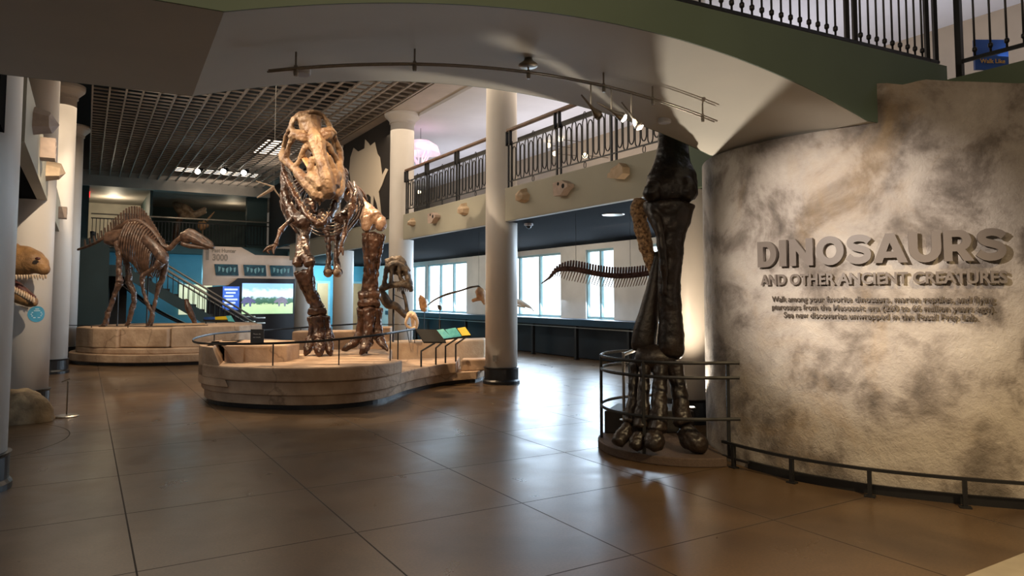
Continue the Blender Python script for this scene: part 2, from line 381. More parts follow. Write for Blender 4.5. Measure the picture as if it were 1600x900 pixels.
def blob(bm, c, r, seg=10, rings=7, rot=None):
    c = V3(c); r = r if isinstance(r, (tuple, list)) else (r, r, r)
    rr = []
    for i in range(1, rings):
        th = PI*i/rings; row = []
        for k in range(seg):
            ph = 2*PI*k/seg
            q = V3((r[0]*math.sin(th)*math.cos(ph), r[1]*math.sin(th)*math.sin(ph), r[2]*math.cos(th)))
            if rot is not None: q = rot @ q
            row.append(bm.verts.new(c+q))
        rr.append(row)
    q0 = V3((0, 0, r[2])); q1 = V3((0, 0, -r[2]))
    if rot is not None: q0 = rot @ q0; q1 = rot @ q1
    t = bm.verts.new(c+q0); b = bm.verts.new(c+q1)
    for k in range(seg):
        bm.faces.new((t, rr[0][k], rr[0][(k+1) % seg])); bm.faces.new((b, rr[-1][(k+1) % seg], rr[-1][k]))
        for i in range(len(rr)-1):
            bm.faces.new((rr[i][k], rr[i+1][k], rr[i+1][(k+1) % seg], rr[i][(k+1) % seg]))
def quadbox(bm, p):            # p: 8 points, bottom 4 then top 4
    v = [bm.verts.new(x) for x in p]
    for f in ((0, 3, 2, 1), (4, 5, 6, 7), (0, 1, 5, 4), (1, 2, 6, 5), (2, 3, 7, 6), (3, 0, 4, 7)): bm.faces.new([v[i] for i in f])
def ubox(bm, u0, u1, v0, v1, z0, z1):
    quadbox(bm, [W(u0, v0, z0), W(u0, v1, z0), W(u1, v1, z0), W(u1, v0, z0), W(u0, v0, z1), W(u0, v1, z1), W(u1, v1, z1), W(u1, v0, z1)])
def obox(bm, c, ax, ay, az):   # box by centre and three half-axis vectors
    c = V3(c); ax, ay, az = V3(ax), V3(ay), V3(az)
    quadbox(bm, [c-ax-ay-az, c+ax-ay-az, c+ax+ay-az, c-ax+ay-az, c-ax-ay+az, c+ax-ay+az, c+ax+ay+az, c-ax+ay+az])
def prism(bm, pts, off):
    """closed polygon of 3D points extruded by off"""
    off = V3(off); a = [bm.verts.new(p) for p in pts]; b = [bm.verts.new(V3(p)+off) for p in pts]
    n = len(a)
    for i in range(n): bm.faces.new((a[i], a[(i+1) % n], b[(i+1) % n], b[i]))
    bm.faces.new(a[::-1]); bm.faces.new(b)
def slab(bm, xy, z0, z1): prism(bm, [V3((x, y, z0)) for x, y in xy], (0, 0, z1-z0))
def lathe(bm, c, prof, seg=32):
    c = V3(c); rows = []
    for r, z in prof: rows.append([bm.verts.new(c+V3((r*math.cos(2*PI*k/seg), r*math.sin(2*PI*k/seg), z))) for k in range(seg)])
    for i in range(len(rows)-1):
        for k in range(seg): bm.faces.new((rows[i][k], rows[i][(k+1) % seg], rows[i+1][(k+1) % seg], rows[i+1][k]))
    bm.faces.new(rows[0][::-1]); bm.faces.new(rows[-1])
def smoothpoly(pts, sub=6, closed=True):
    out = []; n = len(pts); pts = [V3((p[0], p[1], 0)) for p in pts]
    for i in range(n if closed else n-1):
        g = (lambda j: pts[j % n]) if closed else (lambda j: pts[max(0, min(n-1, j))])
        p0, p1, p2, p3 = g(i-1), g(i), g(i+1), g(i+2)
        for k in range(sub):
            t = k/sub; q = .5*((2*p1)+(p2-p0)*t+(2*p0-5*p1+4*p2-p3)*t*t+(3*p1-p0-3*p2+p3)*t**3); out.append((q.x, q.y))
    if not closed: out.append((pts[-1].x, pts[-1].y))
    return out
def offpoly(pts, d):           # inset (d>0) of a closed polygon
    n = len(pts); ar = sum(pts[i][0]*pts[(i+1) % n][1]-pts[(i+1) % n][0]*pts[i][1] for i in range(n)); s = 1 if ar > 0 else -1
    out = []
    for i in range(n):
        t = V3((pts[(i+1) % n][0]-pts[i-1][0], pts[(i+1) % n][1]-pts[i-1][1], 0)).normalized()
        out.append((pts[i][0]-t.y*d*s, pts[i][1]+t.x*d*s))
    return out
def flatmesh(curve):
    o = bpy.data.objects.new('tmp', curve); C.objects.link(o)
    dg = bpy.context.evaluated_depsgraph_get(); me = bpy.data.meshes.new_from_object(o.evaluated_get(dg))
    bpy.data.objects.remove(o); bm = nb(); bm.from_mesh(me); bpy.data.meshes.remove(me); return bm
def textbm(s, offset=0.0, extrude=.02, spacing=1.0):
    cu = bpy.data.curves.new('t', 'FONT'); cu.body = s; cu.size = 1; cu.offset = offset; cu.extrude = extrude; cu.space_character = spacing; cu.resolution_u = 4
    return flatmesh(cu)
def maptext(bm, fn, w, h=None):
    """fit the flat text in x to 0..w (and its height to h) and map (x, y, z) -> world with fn"""
    xs = [v.co.x for v in bm.verts]; ys = [v.co.y for v in bm.verts]; x0, x1 = min(xs), max(xs); y0, y1 = min(ys), max(ys)
    k = w/(x1-x0); ky = k if h is None else h/(y1-y0)
    for v in bm.verts: v.co = fn((v.co.x-x0)*k, (v.co.y-(0 if h is None else y0))*ky, v.co.z)
def planetext(s, m, parent, p0, ex, ez, w, h=None, depth=.004, offset=.01, name='lettering'):
    ex = V3(ex).normalized(); ez = V3(ez).normalized(); nrm = ex.cross(ez)
    bm = textbm(s, offset, .02)
    maptext(bm, lambda x, y, z: V3(p0)+ex*x+ez*y+nrm*((z+.02)/.04*depth), w, h)
    return obj(name, bm, m, parent)

# ------------------------------------------------------------------ floor and ceilings
bm = nb(); bmesh.ops.create_grid(bm, x_segments=4, y_segments=4, size=1)
for v in bm.verts: v.co = V3((v.co.x*17, v.co.y*22+18, 0))
me = bpy.data.meshes.new('floor'); bm.to_mesh(me); bm.free(); me.materials.append(M['floor'])
fl = bpy.data.objects.new('floor', me); C.objects.link(fl); fl.rotation_euler = (0, 0, A); fl['kind'] = 'structure'
bm = nb(); ubox(bm, -1.0, 2.2, 4.30, 9.0, -.01, .004)
struct('trim_1', bm, M['paletile'])

bm = nb()                                              # open grid ceiling
for k in range(20):
    v = .0+6.12*k/19
    ubox(bm, 9.5, 30.1, v-.017, v+.017, 6.1, 6.17)
for k in range(65):
    u = 9.5+20.6*k/64
    ubox(bm, u-.008, u+.008, 0, 6.12, 6.115, 6.150)
struct('ceiling', bm, M['grid'])
bm = nb(); ubox(bm, 2, 40, -6, 6.2, 7.4, 7.5); struct('ceiling', bm, M['void'])
bm = nb(); ubox(bm, -6, 31, 6.9, 12.6, 6.05, 6.2); struct('ceiling', bm, M['white'])
bm = nb(); ubox(bm, 30.2, 36.2, -4, 7.6, 5.75, 5.9); ubox(bm, 30.1, 30.4, -4, 7.6, 5.72, 6.3); struct('ceiling', bm, M['beam'])
bm = nb(); ubox(bm, 4.0, 31, 6.2, 7.0, 6.12, 6.7); struct('trim_2', bm, M['beam'])

# ------------------------------------------------------------------ gallery on the right
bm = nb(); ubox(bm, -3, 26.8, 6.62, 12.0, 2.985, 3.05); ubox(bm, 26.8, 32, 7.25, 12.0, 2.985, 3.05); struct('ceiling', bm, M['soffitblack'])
bm = nb(); ubox(bm, -3, 26.8, 6.62, 12.0, 3.05, 3.50); ubox(bm, 26.8, 31, 7.25, 12.0, 3.05, 3.50); struct('floor', bm, M['fascia'])
def fascia(u0, u1, n):
    b = nb(); ubox(b, u0, u1, 6.5, 6.62, 2.97, 3.58); struct('trim_%d' % n, b, M['fascia'], bevel=.01)
fascia(6.9, 10.98, 3); fascia(11.3, 15.79, 4); fascia(16.2, 26.8, 5)
bm = nb(); ubox(bm, -3, 6.5, 6.5, 6.62, 2.97, 3.53); struct('trim_6', bm, M['sage'])
# window wall: piers, head and sill as one wall with openings
WINS = [(25.2, 28.6), (21.7, 25.0), (16.05, 19.4), (13.75, 14.9), (9.6, 12.5)]
bm = nb()
ubox(bm, -3, 32, 11.3, 11.5, 0, 1.03); ubox(bm, -3, 32, 11.3, 11.5, 2.84, 2.985)
ed = [32]+[x for w in sorted(WINS, reverse=True) for x in (w[1], w[0])]+[-3]
for i in range(0, len(ed), 2): ubox(bm, ed[i+1], ed[i], 11.3, 11.5, 1.03, 2.84)
struct('wall_right', bm, M['wallgrey'])
for i, (a, b) in enumerate(WINS):
    bm = nb(); t = .06
    n = 3 if b-a > 2 else 2; t = .04
    for k in range(n+1):
        u = a+(b-a)*k/n; ubox(bm, max(a, u-t), min(b, u+t), 11.34, 11.42, 1.03, 2.84)
    ubox(bm, a, b, 11.34, 11.42, 1.03, 1.09); ubox(bm, a, b, 11.34, 11.42, 2.78, 2.84)
    w = struct('window_%d' % (i+1), bm, M['tealframe'])
    bm = nb(); ubox(bm, a, b, 11.44, 11.46, 1.03, 2.84); obj('pane', bm, M['glow'], w)
# upper gallery back wall, dado band, arched window
bm = nb(); ubox(bm, -6, 31, 12.0, 12.2, 3.57, 6.1); struct('wall_right', bm, M['uppertan'])
for px, py, n in ((868, 290, 6), (700, 330, 7)):
    c = onv(px, py, 11.96); u0 = uof(c)
    pts = [W(u0-1.0, 11.96, 3.6)]+[W(u0-1.0*math.cos(PI*k/14), 11.96, 4.25+.75*math.sin(PI*k/14)) for k in range(15)]+[W(u0+1.0, 11.96, 3.6)]
    bm = nb(); prism(bm, pts, W(0, -.03, 0)); struct('window_%d' % n, bm, M['glowdim'])
for x, y in ((857, 227), (876, 218), (867, 240), (914, 243), (706, 268), (655, 300)):
    p = onv(x, y, 11.2)
    lab = {857: 'small glowing globe behind the balcony loops, right of the tall column', 876: 'small glowing globe behind the balcony loops, highest of its cluster', 867: 'small glowing globe behind the balcony loops, lowest left of its cluster', 914: 'small glowing globe low behind the balcony loops, nearest the giant leg', 706: 'small glowing globe behind the farther balcony railing, middle of it', 655: 'small glowing globe behind the farther balcony railing, by the capital column'}[x]
    bm = nb(); blob(bm, p, (.07, .07, .07), 12, 8); g = tag(obj('globe_light', bm, M['warmglow'], smooth=True), lab, 'light', 'globe lights in the upper gallery')
    bm = nb(); tube(bm, [p, p+W(0, .78, .02)], .012, 6); obj('wall_arm', bm, M['nickel'], g)
p = onv(945, 232, 11.9); bm = nb(); ubox(bm, uof(p)-.45, uof(p)+.45, 11.92, 12.0, 3.7, 4.85)
struct('door_3', bm, M['wood'])  # brown wood panel on the upper gallery wall
# counter under the windows
t = thing('display_counter', 'long navy counter with black legs running below the bright gallery windows', 'counter', W(19, 10.9, 0))
bm = nb(); ubox(bm, 9, 28, 10.75, 11.28, .86, 1.03); obj('counter_top', bm, M['navy'], t, bevel=.01)
bm = nb(); ubox(bm, 9, 28, 11.1, 11.2, .02, .86); obj('back_panel', bm, M['navydark'], t)
for k in range(9):
    u = 10.6+2.05*k
    bm = nb(); ubox(bm, u-.04, u+.04, 10.8, 10.88, 0, .86); ubox(bm, u-.05, u+.05, 10.78, 10.9, 0, .02); obj('leg', bm, M['black'], t)
bm = nb(); ubox(bm, 9, 28, 10.79, 10.81, .80, .825); obj('light_strip', bm, M['steel'], t)

# mural wall beyond the first column
bm = nb(); ubox(bm, 16.1, 30.2, 6.46, 6.62, 3.58, 6.12); struct('wall_right', bm, M['muralblack'])
px = [(546, 268), (548, 246), (553, 231), (560, 237), (570, 232), (571, 218), (576, 223), (579, 228), (586, 222), (590, 240), (594, 246), (596, 262), (597.5, 274), (603, 263), (607, 265), (602, 276), (597, 290), (592, 300), (594, 316), (596, 336), (593, 338), (589, 318), (584, 304), (583, 330), (580, 330), (580, 308), (575, 303), (570, 309), (571, 332), (567, 330), (566, 304), (558, 300), (550, 292)]
bm = nb(); prism(bm, [onv(x, y, 6.45) for x, y in px], W(0, -.012, 0))
tag(obj('mural_silhouette', bm, M['muralpale']), 'pale ragged dinosaur silhouette on the black wall behind the tyrannosaur skull', 'mural')

# ------------------------------------------------------------------ columns
def column(c, label, r=.30, top=6.1, capital=True):
    x, y = c
    t = thing('column', label, 'column', (x, y, 0), 'white columns of the hall')
    zt = top-.18 if capital else top
    bm = nb(); lathe(bm, (x, y, 0), [(r, .29), (r*1.0, 3), (r*.97, zt-.1), (r*.97, zt)], 40); obj('shaft', bm, M['column'], t, smooth=False)
    for p in t.children[0].data.polygons: p.use_smooth = abs(p.normal.z) < .5
    if capital:
        bm = nb(); lathe(bm, (x, y, 0), [(r*.97, zt-.06), (r*1.06, zt-.05), (r*1.06, zt), (r*1.12, zt+.03), (r*1.45, zt+.13), (r*1.5, top), (r*1.5, top+.06)], 40); obj('capital', bm, M['column'], t, smooth=False)
    bm = nb(); lathe(bm, (x, y, 0), [(r+.045, 0), (r+.045, .05), (r+.02, .08), (r+.02, .27), (r+.035, .30), (r+.0, .305)], 40); obj('base_band', bm, M['bandblack'], t, smooth=False)
    return t
def Wxy(u, v): p = W(u, v, 0); return (p.x, p.y)
column((2.3, 9.25), 'white column glowing behind the giant leg', top=6.1)
c2 = column((-.2, 13.25), 'white column standing at the right end of the tyrannosaur platform')
column((-2.72, 17.25), 'white column with flared capital, right behind the dark skull on its post')
column(Wxy(20.8, 6.65), 'white column seen between the tyrannosaur legs')
column(Wxy(25.3, 6.65), 'white column beside the film screen kiosk')
column((-4.555, 5.9), 'blue-lit white column cut by the left edge of the photo', r=.32, top=6.1, capital=False)
cB = column((-6.92, 10.05), 'white column carrying the carved dinosaur head and blue sticker', r=.31)
column((-9.72, 14.95), 'white column behind the stanchion, left of the duckbill platform')
column(Wxy(22.0, -.45), 'white column with capital rising beyond the left balcony')
bm = nb(); p = P(773, 560, 12.92); obox(bm, p, (.035, 0, 0), (0, .035, 0), (0, 0, .055))
obj('outlet_plate', bm, M['steel'], c2)

# left balcony mirrors the right one
for i, (a, b) in enumerate(((7.5, 11.95), (12.6, 17.5), (18.0, 21.8))):
    bm = nb(); ubox(bm, a, b, -.62, -.5, 2.97, 3.58); struct('trim_%d' % (7+i), bm, M['fascia'])
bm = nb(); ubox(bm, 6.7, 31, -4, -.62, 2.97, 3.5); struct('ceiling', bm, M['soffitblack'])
bm = nb(); ubox(bm, 6.7, 17, -1.5, -1.4, 3.5, 7.2); struct('wall_left', bm, M['muralblack'])
bm = nb(); ubox(bm, 18.2, 31, -.95, -.8, 3.58, 7.2); struct('wall_left', bm, M['muralblack'])
bm = nb(); ubox(bm, 5.6, 31, -4.1, -4.0, 0, 3); struct('wall_left', bm, M['cream'])

# ------------------------------------------------------------------ far end of the hall
bm = nb(); ubox(bm, 30.2, 36, -4, 7.6, 3.3, 3.62); struct('floor', bm, M['teal'])
bm = nb(); ubox(bm, 36.0, 36.2, 2.1, 7.6, 3.6, 5.9); ubox(bm, 30.6, 36.1, 2.05, 2.15, 3.6, 5.9); struct('wall_back', bm, M['teal'])
bm = nb(); ubox(bm, 36.0, 36.2, -4, 2.1, 3.6, 5.9); struct('wall_back', bm, M['cream'])
bm = nb(); ubox(bm, 30.3, 30.6, 5.6, 6.4, 3.6, 5.8); ubox(bm, 30.3, 30.5, -1.2, .02, 0, 5.8); struct('wall_back', bm, M['teal'])
bm = nb(); ubox(bm, 31.0, 31.2, -4, 12, 0, 3.35); struct('wall_back', bm, M['cyanwall'])
bm = nb(); ubox(bm, 24.5, 24.7, -4, .6, 0, 3.35); struct('wall_left', bm, M['teal'])
for px0, px1, n in ((495, 512, 1), (548, 566, 2)):
    a, b = onu(px0, 440, 30.95), onu(px1, 440, 30.95); v0, v1 = vof(a), vof(b)
    bm = nb(); ubox(bm, 30.9, 30.98, v0-.1, v1+.1, 0, 2.3); d = struct('door_%d' % n, bm, M['tealframe'])
    bm = nb(); ubox(bm, 30.86, 30.9, v0, v1, 0, 2.2); obj('door_leaf', bm, M['door'], d)
a, b = onu(285, 450, 29.8), onu(338, 450, 29.8)
bm = nb(); ubox(bm, 30.85, 30.9, vof(a), vof(b), .9, 2.1); struct('window_8', bm, M['warmglow'] if 0 else mat('pale_yellow_lit_window', (.85, .85, .55), .5, scale=2, emit=.7))

# ------------------------------------------------------------------ footbridge
NA, NB_ = V3((-1.47, 3.51, 0)), V3((2.94, 5.75, 0)); FA, FB = V3((-2.31, 5.01, 0)), V3((2.04, 7.15, 0))
def bz(s):
    return 3.05+(.37*(1-(2*s-1)**2) if 0 <= s <= 1 else 0)
def bn(s, z): p = NA+(NB_-NA)*s; return V3((p.x, p.y, z))
def bf(s, z): p = FA+(FB-FA)*s; return V3((p.x, p.y, z))
br = thing('footbridge', 'arched footbridge crossing overhead with pale vaulted underside', 'bridge', bn(.4, 3.05))
ss = [-1.3, -.6, -.001]+[k/40 for k in range(41)]+[1.001, 1.222]
bm = nb(); rows = []
for s in ss:
    z = bz(s); rows.append([bm.verts.new(x) for x in (bn(s, z), bf(s, z), bf(s, z+.06), bn(s, z+.06))])
for i in range(len(rows)-1):
    for k in range(4): bm.faces.new((rows[i][k], rows[i+1][k], rows[i+1][(k+1) % 4], rows[i][(k+1) % 4]))
bm.faces.new(rows[0]); bm.faces.new(rows[-1][::-1])
o = obj('vault', bm, M['soffit'], br)
def side(fn, off):
    b = nb(); rws = []
    for s in ss: rws.append([b.verts.new(x) for x in (fn(s, bz(s)+.001), fn(s, bz(s)+.001)+off, fn(s, 3.68)+off, fn(s, 3.68))])
    for i in range(len(rws)-1):
        for k in range(4): b.faces.new((rws[i][k], rws[i+1][k], rws[i+1][(k+1) % 4], rws[i][(k+1) % 4]))
    b.faces.new(rws[0]); b.faces.new(rws[-1][::-1]); return b
UV3 = W(1, 0, 0)
obj('fascia', side(bn, -UV3*.012), M['sage'], br); obj('fascia', side(bf, UV3*.012), M['sage'], br)
bm = nb(); quadbox(bm, [bn(-1.3, 3.6), bn(1.22, 3.6), bf(1.22, 3.6), bf(-1.3, 3.6), bn(-1.3, 3.67), bn(1.22, 3.67), bf(1.22, 3.67), bf(-1.3, 3.67)])
obj('deck', bm, M['wallgrey'], br)

def baluster(c, z0, z1, r=.009):
    b = nb(); tube(b, [(c.x, c.y, z0), (c.x, c.y, z1)], r, 8)
    lathe(b, (c.x, c.y, z0+.07), [(r, -.025), (r*2.2, -.012), (r*2.2, .012), (r, .025)], 8); return b
rl = thing('bridge_railing', 'black baluster railing on the footbridge edge, top right of the photo', 'railing', bn(.8, 3.68))
def rail_bar(fn, s0, s1, z, h, w, nm, parent, m):
    b = nb(); p, q = fn(s0, z), fn(s1, z); d = (q-p).normalized(); sd = V3((-d.y, d.x, 0))*w
    quadbox(b, [p-sd, q-sd, q+sd, p+sd]+[x+V3((0, 0, h)) for x in (p-sd, q-sd, q+sd, p+sd)]); return obj(nm, b, m, parent)
off = UV3*.03
bno = lambda s, z: bn(s, z)+off
rail_bar(bno, .3, 1.21, 3.70, .025, .02, 'bottom_rail', rl, M['black']); rail_bar(bno, .3, 1.21, 4.72, .03, .025, 'top_rail', rl, M['black'])
s = .5
POSTS = [.965, .985, 1.18, 1.205]
while s < 1.2:
    if min(abs(s-q) for q in POSTS) > .012:
        obj('baluster', baluster(bno(s, 0), 3.72, 4.72), M['black'], rl, smooth=True)
    s += .0208
for q in POSTS:
    c = bno(q, 0); b = nb(); obox(b, (c.x, c.y, 4.22), (.017, 0, 0), (0, .017, 0), (0, 0, .52)); obj('post', b, M['black'], rl)
rl2 = thing('balcony_railing', 'black baluster railing running toward the camera above the stone wall corner', 'railing', W(2.2, 6.55, 3.53))
b = nb(); ubox(b, .8, 3.2, 6.54, 6.57, 3.66, 3.69); obj('bottom_rail', b, M['black'], rl2)
b = nb(); ubox(b, .8, 3.2, 6.53, 6.58, 4.70, 4.73); obj('top_rail', b, M['black'], rl2)
for k in range(18):
    c = W(3.05-.125*k, 6.555, 0); obj('baluster', baluster(c, 3.68, 4.71), M['black'], rl2, smooth=True)
b = nb(); ubox(b, 3.15, 3.20, 6.53, 6.58, 3.50, 4.73); obj('post', b, M['black'], rl2)
# blue sign up there
p = P(1548, 86, 7.7)
sg = thing('hanging_sign', 'blue sign with yellow words behind the top right railing', 'sign', p-V3((0, 0, .22)))
ex = V3((1, .02, 0)).normalized()
b = nb(); obox(b, p, ex*.19, (0, .015, 0), (0, 0, .17)); obj('sign_board', b, M['bluesign'], sg)
planetext('Walk Like', M['yellowtext'], sg, p-ex*.14+V3((0, -.024, -.10)), ex, (0, 0, 1), .28)
b = nb(); obox(b, p+V3((.05, .12, -.36)), ex*.03, (0, .03, 0), (0, 0, .22)); obj('sign_post', b, M['steel'], sg)

# ------------------------------------------------------------------ stone text wall
WPTS = [(2.75, 8.75), (2.38, 8.35), (2.17, 7.95), (2.07, 7.5), (2.08, 7.1), (2.23, 6.70), (2.51, 6.26), (2.92, 5.88), (3.42, 5.61), (3.88, 5.44), (4.5, 5.28), (5.4, 5.15)]
WC = smoothpoly(WPTS, 10, closed=False)
def wn(i):
    a, b_ = WC[max(i-1, 0)], WC[min(i+1, len(WC)-1)]; t = V3((b_[0]-a[0], b_[1]-a[1], 0)).normalized(); return V3((t.y, -t.x, 0))*-1
def wtop(x, y):
    r = 800+FPX*x/y
    if r < 1352: return 3.045
    for (a, za), (b_, zb) in zip(((1352, 3.375), (1388, 3.385), (1422, 3.345), (1455, 3.37), (1500, 3.33), (1600, 3.27)), ((1388, 3.385), (1422, 3.345), (1455, 3.37), (1500, 3.33), (1600, 3.27), (1900, 3.2))):
        if a <= r < b_: return za+(zb-za)*(r-a)/(b_-a)
    return 3.2
bm = nb(); rows = []
NZ = 24
pl = []
for i, (x, y) in enumerate(WC):
    pl.append((x, y, wtop(x, y), i))
    if i < len(WC)-1:
        x2, y2 = WC[i+1]
        if 800+FPX*x/y < 1352 <= 800+FPX*x2/y2:
            k = (1352-(800+FPX*x/y))/((800+FPX*x2/y2)-(800+FPX*x/y)); xm, ym = x+(x2-x)*k, y+(y2-y)*k
            pl += [(xm-.0005, ym+.0002, 3.045, i), (xm, ym, 3.375, i)]
for x, y, zt, i in pl:
    n = wn(i); col = []
    for k in range(NZ+1):
        z = zt*k/NZ
        col.append(bm.verts.new((x, y, z)))
    bx, by = x-n.x*-.28, y-n.y*-.28
    col2 = [bm.verts.new((x+ n.x*.28*1.0, y+n.y*.28*1.0, zt*k/NZ)) for k in (NZ, 0)]
    rows.append(col+col2)
for i in range(len(rows)-1):
    a, b_ = rows[i], rows[i+1]
    for k in range(len(a)-1): bm.faces.new((a[k], b_[k], b_[k+1], a[k+1]))
bm.faces.new(rows[0]); bm.faces.new(rows[-1][::-1])
tw = struct('wall_entrance', bm, M['plaster'])

# letter curve: the wall face moved toward the viewer
LC = []; acc = 0
for i, (x, y) in enumerate(WC):
    n = wn(i)
    q = V3((x, y, 0))-n*.012
    if LC: acc += (q-LC[-1][1]).length
    LC.append((acc, q, -n))
def lc(s):
    for (s0, p0, n0), (s1, p1, n1) in zip(LC, LC[1:]):
        if s0 <= s <= s1: k = (s-s0)/(s1-s0); return p0+(p1-p0)*k, (n0+(n1-n0)*k).normalized()
    return LC[-1][1], LC[-1][2]
def lcs(px):
    best = None
    for (s0, p0, n0), (s1, p1, n1) in zip(LC[30:], LC[31:]):
        r0, r1 = 800+FPX*p0.x/p0.y, 800+FPX*p1.x/p1.y
        if r0 <= px < r1: return s0+(s1-s0)*(px-r0)/(r1-r0)
    return LC[-1][0]
def arc(cx, cy, rx, ry, a0, a1, n=14): return [(cx+rx*math.cos(math.radians(a0+(a1-a0)*k/n)), cy+ry*math.sin(math.radians(a0+(a1-a0)*k/n))) for k in range(n+1)]
def stroke(pts, w):
    c = smoothpoly(pts, 5, closed=False); l, r = [], []
    for i in range(len(c)):
        a, b_ = c[max(i-1, 0)], c[min(i+1, len(c)-1)]; t = V3((b_[0]-a[0], b_[1]-a[1], 0)).normalized()
        l.append((c[i][0]-t.y*w/2, c[i][1]+t.x*w/2)); r.append((c[i][0]+t.y*w/2, c[i][1]-t.x*w/2))
    return l+r[::-1]
S_ = [stroke([(.80, .755), (.68, .85), (.46, .895), (.24, .85), (.16, .72), (.24, .60), (.46, .53), (.68, .45), (.745, .31), (.66, .17), (.44, .105), (.22, .14), (.06, .25)], .24)]
GL = {'D': [[(0, 0), (0, 1)]+arc(.38, .5, .48, .5, 90, -90), [(.26, .22), (.26, .78)]+arc(.38, .5, .21, .28, 90, -90)],
      'I': [[(0, 0), (0, 1), (.28, 1), (.28, 0)]],
      'N': [[(0, 0), (0, 1), (.24, 1), (.66, .46), (.66, 1), (.93, 1), (.93, 0), (.70, 0), (.27, .56), (.27, 0)]],
      'O': [arc(.55, .5, .55, .52, 0, 352, 44), arc(.55, .5, .265, .27, 0, 352, 44)],
      'S': S_,
      'A': [[(0, 0), (.40, 1), (.68, 1), (1.08, 0), (.79, 0), (.73, .17), (.34, .17), (.28, 0)], [(.42, .38), (.535, .68), (.65, .38)]],
      'U': [[(0, 1), (.27, 1)]+arc(.47, .45, .20, .22, 180, 360)+[(.67, 1), (.94, 1)]+arc(.47, .45, .47, .47, 0, -180)],
      'R': [[(0, 0), (0, 1)]+arc(.5, .665, .37, .335, 90, -62)+[(.95, 0), (.62, 0), (.42, .31), (.27, .31), (.27, 0)], [(.27, .54), (.27, .78)]+arc(.47, .66, .125, .12, 90, -90)]}
tt = thing('title_lettering', 'large raised taupe capitals spelling the hall title on the stone wall', 'lettering', lc(lcs(1380))[0]+V3((0, 0, 1.88)))
LET = [('D', 1189, 1218, 0), ('I', 1222.5, 1233.5, 0), ('N', 1238, 1274, 0), ('O', 1279, 1321.5, 0), ('S', 1324, 1364, 0), ('A', 1366, 1419, 0), ('U', 1420.5, 1471, 0), ('R', 1474.5, 1521, 0), ('S', 1523.5, 1571, 0)]
for ch, a, b_, _ in LET:
    cu = bpy.data.curves.new('g', 'CURVE'); cu.dimensions = '2D'; cu.fill_mode = 'BOTH'; cu.extrude = .5
    xs = [p[0] for l in GL[ch] for p in l]; x0, x1 = min(xs), max(xs)
    for l in GL[ch]:
        sp = cu.splines.new('POLY'); sp.points.add(len(l)-1)
        for q, p in zip(sp.points, l): q.co = ((p[0]-x0)/(x1-x0), p[1], 0, 1)
        sp.use_cyclic_u = True
    bm = flatmesh(cu)
    k = (a-1189)/382
    st = .012+.02*k; dep = .03
    p0, n0 = lc(lcs(a)); p1, n1 = lc(lcs(b_)); z0 = 1.872+.012*k; hgt = .235+.012*k
    for v in bm.verts:
        q = p0+(p1-p0)*v.co.x; n = (n0+(n1-n0)*v.co.x).normalized()
        v.co = q+n*(st+(v.co.z+.5)*dep)+V3((0, 0, z0+v.co.y*hgt))
    obj('letter', bm, M['letter'], tt)
def walltext(s, pa, pb, z0, h, dep, st0, st1, parent, nm, offset, split=False):
    sa, sb = lcs(pa), lcs(pb); bm = textbm(s, offset, .02)
    def fn(x, y, z):
        p, n = lc(sa+x); k = x/(sb-sa)
        return p+n*(st0+(st1-st0)*k+(z+.02)/.04*dep)+V3((0, 0, z0+y))
    maptext(bm, fn, sb-sa, h)
    if not split: return obj(nm, bm, M['letterdark'], parent)
    seen = set(); isl = []
    for v in bm.verts:
        if v in seen: continue
        st = [v]; grp = []; seen.add(v)
        while st:
            q = st.pop(); grp.append(q)
            for e in q.link_edges:
                w = e.other_vert(q)
                if w not in seen: seen.add(w); st.append(w)
        isl.append(grp)
    for g in isl:
        b2 = nb(); mp = {v: b2.verts.new(v.co) for v in g}
        for f in {f for v in g for f in v.link_faces}: b2.faces.new([mp[v] for v in f.verts])
        obj(nm, b2, M['letter'], parent)
    bm.free()
t2 = thing('subtitle_lettering', 'smaller raised capitals reading AND OTHER ANCIENT CREATURES below the title', 'lettering', lc(lcs(1380))[0]+V3((0, 0, 1.70)))
walltext('AND OTHER ANCIENT CREATURES', 1191, 1571, 1.705, .098, .018, .008, .022, t2, 'letter', .028, True)
t3 = thing('paragraph_lettering', 'three lines of small raised lettering about marine reptiles on the stone wall', 'lettering', lc(lcs(1380))[0]+V3((0, 0, 1.42)))
for s, a, b_, z in (('Walk among your favorite dinosaurs, marine reptiles, and flying', 1206, 1551, 1.553), ('pterosaurs from the Mesozoic era (260 to 66 million years ago).', 1206, 1551, 1.482), ('See new discoveries unwrapped in the Fossil Prep Lab.', 1224, 1524, 1.413)):
    walltext(s, a, b_, z-.012, .066, .007, .003, .007, t3, 'text_line', .012)

# kerb at the wall foot and low rail
def wallseg(r0, r1, o0, o1, z0, z1):
    b = nb(); rws = []
    idx = [i for i in range(30, len(WC)) if r0 <= 800+FPX*WC[i][0]/WC[i][1] <= r1]
    for i in idx:
        n = -wn(i); c = V3((*WC[i], 0))
        rws.append([b.verts.new(c+n*o+V3((0, 0, z))) for o, z in ((o0, z0), (o1, z0), (o1, z1), (o0, z1))])
    for i in range(len(rws)-1):
        for k in range(4): b.faces.new((rws[i][k], rws[i+1][k], rws[i+1][(k+1) % 4], rws[i][(k+1) % 4]))
    b.faces.new(rws[0]); b.faces.new(rws[-1][::-1]); return b
struct('baseboard_entrance', wallseg(1165, 1900, .0, .03, 0.0, .075), M['black'])
lr = thing('low_barrier_rail', 'low black barrier rail curving along the foot of the stone wall', 'railing', F(1352, 775))
obj('top_rail', wallseg(1138, 1900, .115, .14, .205, .23), M['black'], lr)
obj('lower_rail', wallseg(1138, 1180, .115, .135, .075, .095), M['black'], lr)
